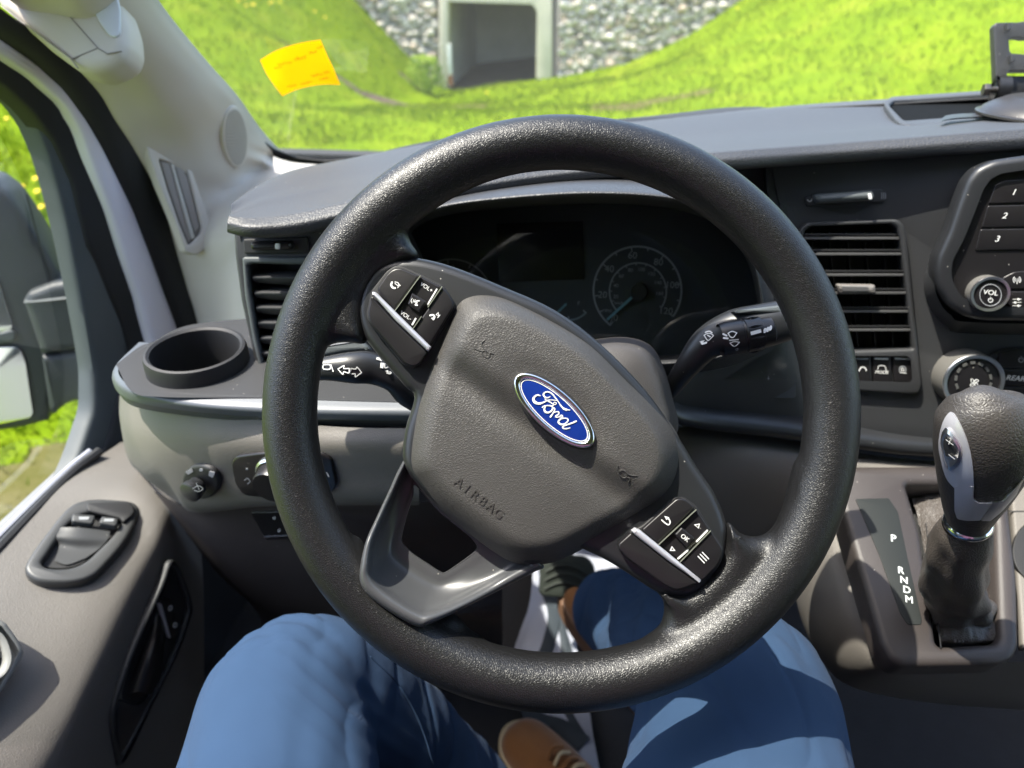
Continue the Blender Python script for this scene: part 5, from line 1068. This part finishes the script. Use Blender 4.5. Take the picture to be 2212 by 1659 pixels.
# leather boot with folds
bt = MB(); P0 = [(2090, 1134, .512, .0160), (2080, 1165, .522, .0190), (2068, 1205, .540, .0215), (2062, 1250, .565, .0225), (2066, 1285, .585, .0215), (2070, 1305, .600, .0215), (2074, 1322, .612, .0220)]
cs = cr_pts([D(x, y, d) for x, y, d, r in P0], 8); rr = [v.x for v in cr_pts([V3((r, 0, 0)) for x, y, d, r in P0], 8)]
vs = []; n = 56
for i, (c, r) in enumerate(zip(cs, rr)):
    t = i/(len(cs)-1); axx = (cs[min(i+1, len(cs)-1)]-cs[max(0, i-1)]).normalized(); u = axx.cross(CF).normalized(); v = axx.cross(u)
    for k in range(n):
        g = 2*math.pi*k/n; f = 1+t*(1-t*.2)*(.15*math.sin(3*g+t*5+.6)+.10*math.sin(7*g-t*9)+.13*math.sin(t*26+2*g))+.10*noise.noise(V3((math.cos(g)*1.5, math.sin(g)*1.5, t*4)))
        vs.append(c+(u*math.cos(g)*1.05+v*math.sin(g)*.95)*r*f)
bt.add(vs, [(i*n+k, i*n+(k+1) % n, (i+1)*n+(k+1) % n, (i+1)*n+k) for i in range(len(cs)-1) for k in range(n)], bootm)
sk_ = MB(); sk_.loft([[FG.P(1962, 1050, -.020), FG.P(2050, 1050, -.012), FG.P(2145, 1050, -.020)], [FG.P(1985, 1130, -.014), FG.P(2060, 1150, .004), FG.P(2145, 1130, -.016)], [FG.P(2005, 1240, -.012), FG.P(2070, 1250, .006), FG.P(2152, 1240, -.020)], [FG.P(2016, 1300, -.008), FG.P(2080, 1300, .002), FG.P(2155, 1300, -.010)], [FG.P(2020, 1335, .004), FG.P(2085, 1330, .010), FG.P(2150, 1345, .003)], [FG.P(2028, 1385, .003), FG.P(2090, 1385, .007), FG.P(2156, 1382, .002)], [FG.P(2030, 1398, -.014), FG.P(2090, 1398, -.012), FG.P(2160, 1394, -.014)]], bootm, nu=14, nv=8)
sk_.v = [p+FG.n*(.0022*noise.noise(p*90)+.0012*noise.noise(p*220)) for p in sk_.v]
bt.add(sk_.v, sk_.f, bootm); bo = bt.build('boot', lev, sharp=0)
mb = MB()
for off in (0, 9, 17):
    pts = [(2046+off*.9, 1316), (2052+off, 1345), (2062+off, 1388)]
    w3 = [hitp(sk_, x, y)[0]+FG.n*.0006 for x, y in pts]; mb.tube(w3, .0009, bootm, n=8)
mb.build('stitched_seam', bo)

# ================================================================ PEOPLE: seated driver, legs only in the picture
per = thing('person', (0, .1, -1.05), 'seated driver in blue trousers and tan suede shoes, legs under the steering wheel', 'person')
mb = MB()
kl_, kr_ = D(628, 1512, .615), D(1578, 1475, .615)
hl_, hr_ = V3((-.115, -.10, -.60)), V3((.10, -.10, -.60))
al, ar = Z(1110, 1830, -.965), D(1322, 1318, 1.04)
mb.tube([hl_, hl_.lerp(kl_, .5)+V3((-.01, 0, .005)), hl_.lerp(kl_, .82), kl_, kl_.lerp(al, .10)+V3((.01, .015, -.01)), kl_.lerp(al, .40)+V3((.0, .01, 0)), kl_.lerp(al, .75), al], [.100, .090, .080, .072, .072, .074, .070, .066], jean, n=36, k=8)
mb.tube([hr_, hr_.lerp(kr_, .5)+V3((.01, 0, .005)), hr_.lerp(kr_, .82), kr_, kr_.lerp(ar, .12)+V3((-.01, .01, -.005)), kr_.lerp(ar, .45), kr_.lerp(ar, .78), ar], [.108, .100, .090, .080, .075, .068, .062, .060], jean, n=36, k=8)
mb.lathe(V3((-.005, -.13, -.66)), (0, 0, 1), [(.001, -.09), (.13, -.08), (.165, 0), (.15, .10), (.14, .18), (.001, .18)], jean, 40, sx=1.15, ref=(1, 0, 0))
vs, fs, nr = modded(mb, [('REMESH', dict(mode='VOXEL', voxel_size=.0055)), ('SMOOTH', dict(factor=.5, iterations=6)), ('SUBSURF', dict(levels=1, render_levels=1))])
def fold(p, nn):
    "cloth folds: long diagonal creases fanning from each knee, finer wrinkles elsewhere"
    h = 0
    for kk_, a_ in ((kl_, al), (kr_, ar)):
        ax = (a_-kk_).normalized(); q = p-kk_; s_ = q.dot(ax); rdl = (q-ax*s_)
        if rdl.length < .13 and -.06 < s_ < .5:
            if kk_ is kl_: continue
            g = math.atan2(rdl.dot(V3((0, 1, 0))), rdl.dot(V3((1, 0, 0)))); w = sst((s_+.05)/.08)*(1-sst((s_-.25)/.25))
            h += w*.0038*math.sin(g*7+s_*38+1.5*noise.noise(p*9))
    dd = p.dot(CF); px_, py_ = 1106+FPX*p.dot(CR)/dd, 830-FPX*p.dot(CU)/dd
    t_, s_ = (px_-730)*.76+(py_-1510)*.65, -(px_-730)*.65+(py_-1510)*.76
    if nn.dot(CF) < .2: h += .0012*math.exp(-(t_/150)**2-(s_/85)**2)*math.sin(s_/6.6+1.2*noise.noise(p*12)+t_/160)
    q_ = p+V3((noise.noise(p*7), noise.noise(p*7+V3((5, 0, 0))), 0))*.03; h -= .0022*(1-abs(noise.noise(V3((q_.x*22+q_.y*10, q_.y*9, q_.z*12)))))**8
    h += .0055*noise.noise(p*9)+.002*noise.noise(p*26)+.0012*noise.noise(V3((p.x*60+p.y*25, p.y*14, p.z*30)))
    return h
vs = [p+nn*fold(p, nn) for p, nn in zip(vs, nr)]
mb = MB(); mb.add(vs, fs, jean); trm = mb; tr_ = mb.build('trousers', per, sharp=0)
# side seam on the left knee and the right thigh
mb = MB()
def seam(pts, m_):
    w3 = [hitp(trm, x, y) for x, y in resample2(pts, 24)]; mb.tube([p+n_*.0004 for p, n_ in w3], .0008, m_, n=6, k=2)
def resample2(p, n): return [(v.x, v.y) for v in resample(cr_pts([V3((a, b, 0)) for a, b in p], 6), n)]
try: seam(pr(800,1420, 860,1480, 905,1560, 935,1650), jean)
except ValueError: pass
if mb.v: mb.build('seam', tr_)
# torso and arms in a pink shirt (above and behind the camera's view)
mb = MB()
mb.tube([V3((0, -.19, -.58)), V3((0, -.23, -.42)), V3((0, -.25, -.25)), V3((0, -.25, -.12)), V3((0, -.25, -.06))], [.155, .15, .165, .15, .07], shirtm, n=32, flat=.68, up=(0, 1, 0))
for s_ in (-1, 1): mb.tube([V3((s_*.15, -.25, -.14)), V3((s_*.24, -.20, -.25)), V3((s_*.27, -.10, -.38))], [.06, .055, .048], shirtm, n=20)
vs, fs, nr = modded(mb, [('REMESH', dict(mode='VOXEL', voxel_size=.009)), ('SMOOTH', dict(factor=.5, iterations=6))])
mb = MB(); mb.add(vs, fs, shirtm); mb.build('shirt', per, sharp=0)
# shoes
def shoe(name_, toe, heel, h, w, solem=creamm):
    d = toe-heel; L_ = d.length; f = d.normalized(); s_ = V3((0, 0, 1)).cross(f).normalized(); u = f.cross(s_)
    def sec(t, wk, hk, base): return [heel+f*(t*L_)+s_*(w*wk*c_)+u*(base+h*hk*max(0, e_)) for c_, e_ in ((-1, 0), (-1.02, .35), (-.85, .75), (-.45, .97), (0, 1), (.45, .97), (.85, .75), (1.02, .35), (1, 0))]
    mb = MB(); mb.loft([sec(.0, .35, .8, 0), sec(.03, .62, 1.0, 0), sec(.15, .74, 1.1, 0), sec(.35, .76, 1.05, 0), sec(.55, .90, .80, 0), sec(.72, 1.0, .60, 0), sec(.88, .92, .48, 0), sec(.96, .68, .38, 0), sec(1.0, .30, .22, 0)], suede, nu=5, nv=6)
    so_ = mb.build('shoe', per)
    mb = MB(); pts = []
    for t, k in ((0, .0), (.0, .45), (.03, .72), (.15, .82), (.35, .84), (.55, .98), (.72, 1.08), (.88, 1.0), (.97, .76), (1.02, .36), (1.035, 0)): pts.append((t, k))
    lo = [heel+f*(t*L_)+s_*(w*k) for t, k in pts]+[heel+f*(t*L_)-s_*(w*k) for t, k in pts[-2:0:-1]]
    mb.loft([[p-u*.022 for p in lo], [p-u*.020+((p-heel-f*L_*.5).normalized())*.002 for p in lo], [p+u*.002+((p-heel-f*L_*.5).normalized())*.002 for p in lo], [p+u*.006 for p in lo], [heel+f*L_*.5+(p-heel-f*L_*.5)*.85+u*.006 for p in lo]], solem, cols=60, cu=True, nv=2, caps=True); mb.build('sole', so_)
    mb = MB()
    for i in range(5):
        t = .42+i*.055; hh = h*(.97-.17*(i/4)-.0)+.004; c0 = heel+f*(t*L_)+u*hh
        mb.tube([c0-s_*w*.36-u*.006, c0+u*.002+f*.004, c0+s_*w*.36-u*.006], .003, creamm if i % 2 else suede, n=8, k=4)
    mb.build('lace', so_)
toe = Z(1105, 1580, -1.055); heel = Z(1270, 1760, -1.055); heel = toe+(heel-toe).normalized()*.27; shoe('shoe', toe, heel, .080, .042)
toe = D(1232, 1268, 1.22); heel = D(1345, 1420, 1.13); heel = toe+(heel-toe).normalized()*.27; shoe('shoe', toe, heel, .075, .038, mat('sole_brown', (.12, .06, .03), .8))

# pedals, floor sheet
def pedal(px, py, y, w, h, label, name):
    f = Fr(Y(px, py, y), (0, -.80, .60)); root = thing(name, f.o, label, 'pedal'); mb = MB()
    mb.shape([rc([(-w, -h), (w, -h), (w*1.02, h*.5), (w*.7, h), (-w*.7, h), (-w*1.02, h*.5)], .012)], f, .006, .012, .004, pedalm, world=True); pdl = mb.build('pedal_pad', root)
    mb = MB()
    for k in (-.5, -.1, .3): mb.tube([f.w(-w*.8, h*k-.006, .007), f.w(-w*.3, h*(k+.18), .008), f.w(w*.3, h*(k+.18), .008), f.w(w*.8, h*k-.006, .007)], .0022, pedalm, n=8)
    mb.build('grip_rib', pdl)
    mb = MB(); mb.tube([f.w(0, 0, -.01), f.w(0, .05, -.04), f.w(.01, .16, -.03)], .009, cavem, n=10); mb.build('pedal_arm', root)
pedal(1225, 1245, .86, .046, .036, 'wide dark green grey ribbed rubber brake pedal above the brown shoe', 'brake_pedal')
sheet = MB(); zf = lambda z, *a: [Z(a[i], a[i+1], z) for i in range(0, len(a), 2)]
rows = [pr(1160,1190, 1180,1186, 1230,1180, 1325,1185), pr(1152,1240, 1180,1236, 1230,1230, 1335,1240), pr(1142,1310, 1170,1308, 1215,1304, 1300,1310), pr(1122,1370, 1150,1372, 1200,1372, 1250,1370), pr(1106,1425, 1140,1425, 1190,1428, 1250,1428), pr(1112,1490, 1150,1490, 1200,1492, 1262,1490), pr(1140,1550, 1180,1550, 1225,1552, 1275,1550), pr(1180,1620, 1200,1618, 1240,1616, 1285,1614), pr(1210,1690, 1230,1688, 1260,1688, 1300,1686)]
sheet.loft([[Z(x, y, -1.062+(.0 if i % 2 else .006)+.008*(j % 2)) for i, (x, y) in enumerate(r)] for j, r in enumerate(rows)], paperm, nu=12, nv=8)
sheet.v = [p+V3((0, 0, .010*noise.noise(p*14)+.003*noise.noise(p*45))) for p in sheet.v]
shm = sheet; ob = sheet.build('floor_sheet', sharp=0); tag(ob, 'crumpled white sheet with dark stripes lying on the dark floor between the feet', 'sheet')
mb = MB()
for pts, w in ((pr(1170,1200, 1176,1260, 1196,1330, 1185,1390, 1172,1425), .0075), (pr(1180,1240, 1200,1300, 1213,1350, 1222,1425), .0045), (pr(1208,1300, 1214,1350, 1228,1400, 1232,1425), .003), (pr(1125,1500, 1160,1556, 1210,1572, 1262,1610), .010), (pr(1210,1500, 1232,1550, 1262,1600), .0045)):
    try: w3 = [hitp(shm, x, y)[0]+V3((0, 0, .002)) for x, y in resample2(pts, 16)]
    except ValueError: continue
    mb.tube(w3, w*1.5, stripem, n=10, k=2, flat=.12, up=(0, 0, 1))
mb.build('printed_stripe', ob)

# ================================================================ PHONE MOUNT on the dash
blk = mat('mount_black', (.011, .011, .012), .42, var=.1, dust=.3); bsm = mat('mount_base', (.028, .025, .023), .38, var=.15, dust=.2)
pm = thing('phone_mount', D(2230, 245, .76), 'black phone mount with slotted plate and hinge bolt on the dash tray', 'phone mount')
cm = crop(3700, 0, 4080, 1126); fpm = Fr(D(2180, 130, .75), (-.10, -.93, .35))
mb = MB(); mb.shape([rc(cm(768,310, 800,268, 980,262, 1060,266, 1126,250, 1300,248, 1700,260, 1800,300, 1800,840, 960,838, 932,862, 930,1000, 942,1060, 900,1170, 800,1192, 800,1100, 800,1000, 790,800), 3), rc(cm(950,465, 1000,442, 1060,440, 1126,452, 1300,440, 1350,500, 1350,600, 1300,640, 1126,642, 1030,632, 980,630, 962,600), 3)], fpm, 0, .012, .0015, blk); pl_ = mb.build('slotted_plate', pm)
mb = MB()
for q in (cm(925,265, 985,265, 985,345, 930,360), cm(968,645, 1028,645, 1028,720, 975,735)): mb.shape([rc(q, 1.5)], fpm, .008, .009, .001, blk)
mb.build('hook', pl_)
mb = MB(); mb.shape([rc(cm(835,882, 900,882, 905,930, 838,925), 1)], fpm, .0008, .001, 0, cavem); mb.build('slot', pl_)
mb = MB(); mb.shape([rc(cm(940,905, 1000,895, 1700,890, 1700,1190, 920,1190, 940,1060), 3)], fpm, -.006, .035, .002, blk); mb.build('swivel_block', pm)
mb = MB(); a, b = fpm.P(*cm(640, 1062)[0], .004), fpm.P(*cm(810, 1062)[0], .004); ax = (b-a).normalized()
mb.lathe(fpm.P(*cm(775, 1065)[0], .0), ax, [(.014, 0), (.014, .012), (.010, .012), (.010, 0)], blk, 32); mb.lathe(a, ax, [(.0001, 0), (.0062, 0), (.0066, .002), (.0062, .006), (.0001, .006)], mat('bolt_steel', (.12, .11, .10), .35, .8), 6)
mb.lathe(a, ax, [(.0028, .004), (.0028, .026), (.0001, .026)], mat('bolt_steel', (.1, .1, .1)), 12)
for i in range(9): mb.lathe(a+ax*(.009+i*.0018), ax, [(.0028, 0), (.0035, .0006), (.0028, .0012)], mat('bolt_steel', (.1, .1, .1)), 12)
mb.build('hinge_bolt', pm)
mb = MB(); c = Z(2285, 240, hitp(top, 2150, 262)[0].z+.008); up_ = V3((0, .03, 1)); k = .76/FPX
mb.lathe(c, up_, [(.070, -.005), (.070, -.003), (.066, -.002), (.064, .001), (.058, .005), (.046, .011), (.042, .012), (.0001, .012)], bsm, 72); mb.build('suction_base', pm)
mb = MB(); zz = c.z-.006; mb.loft([[Z(2032,259,zz), Z(2060,247,zz), Z(2212,241,zz), Z(2500,225,zz)], [Z(2034,262,zz), Z(2070,255,zz), Z(2212,249,zz), Z(2500,240,zz)], [Z(2034,263,zz-.003), Z(2070,258,zz-.003), Z(2212,252,zz-.003), Z(2500,244,zz-.003)]], bsm, nu=6, nv=2, lin=True); mb.build('base_arm', pm)

# at most thing > part > sub-part
def chain(o):
    c = []
    while o.parent: o = o.parent; c.append(o)
    return c
for o in list(SC.objects):
    c = chain(o)
    if len(c) > 2: o.parent = c[-2]
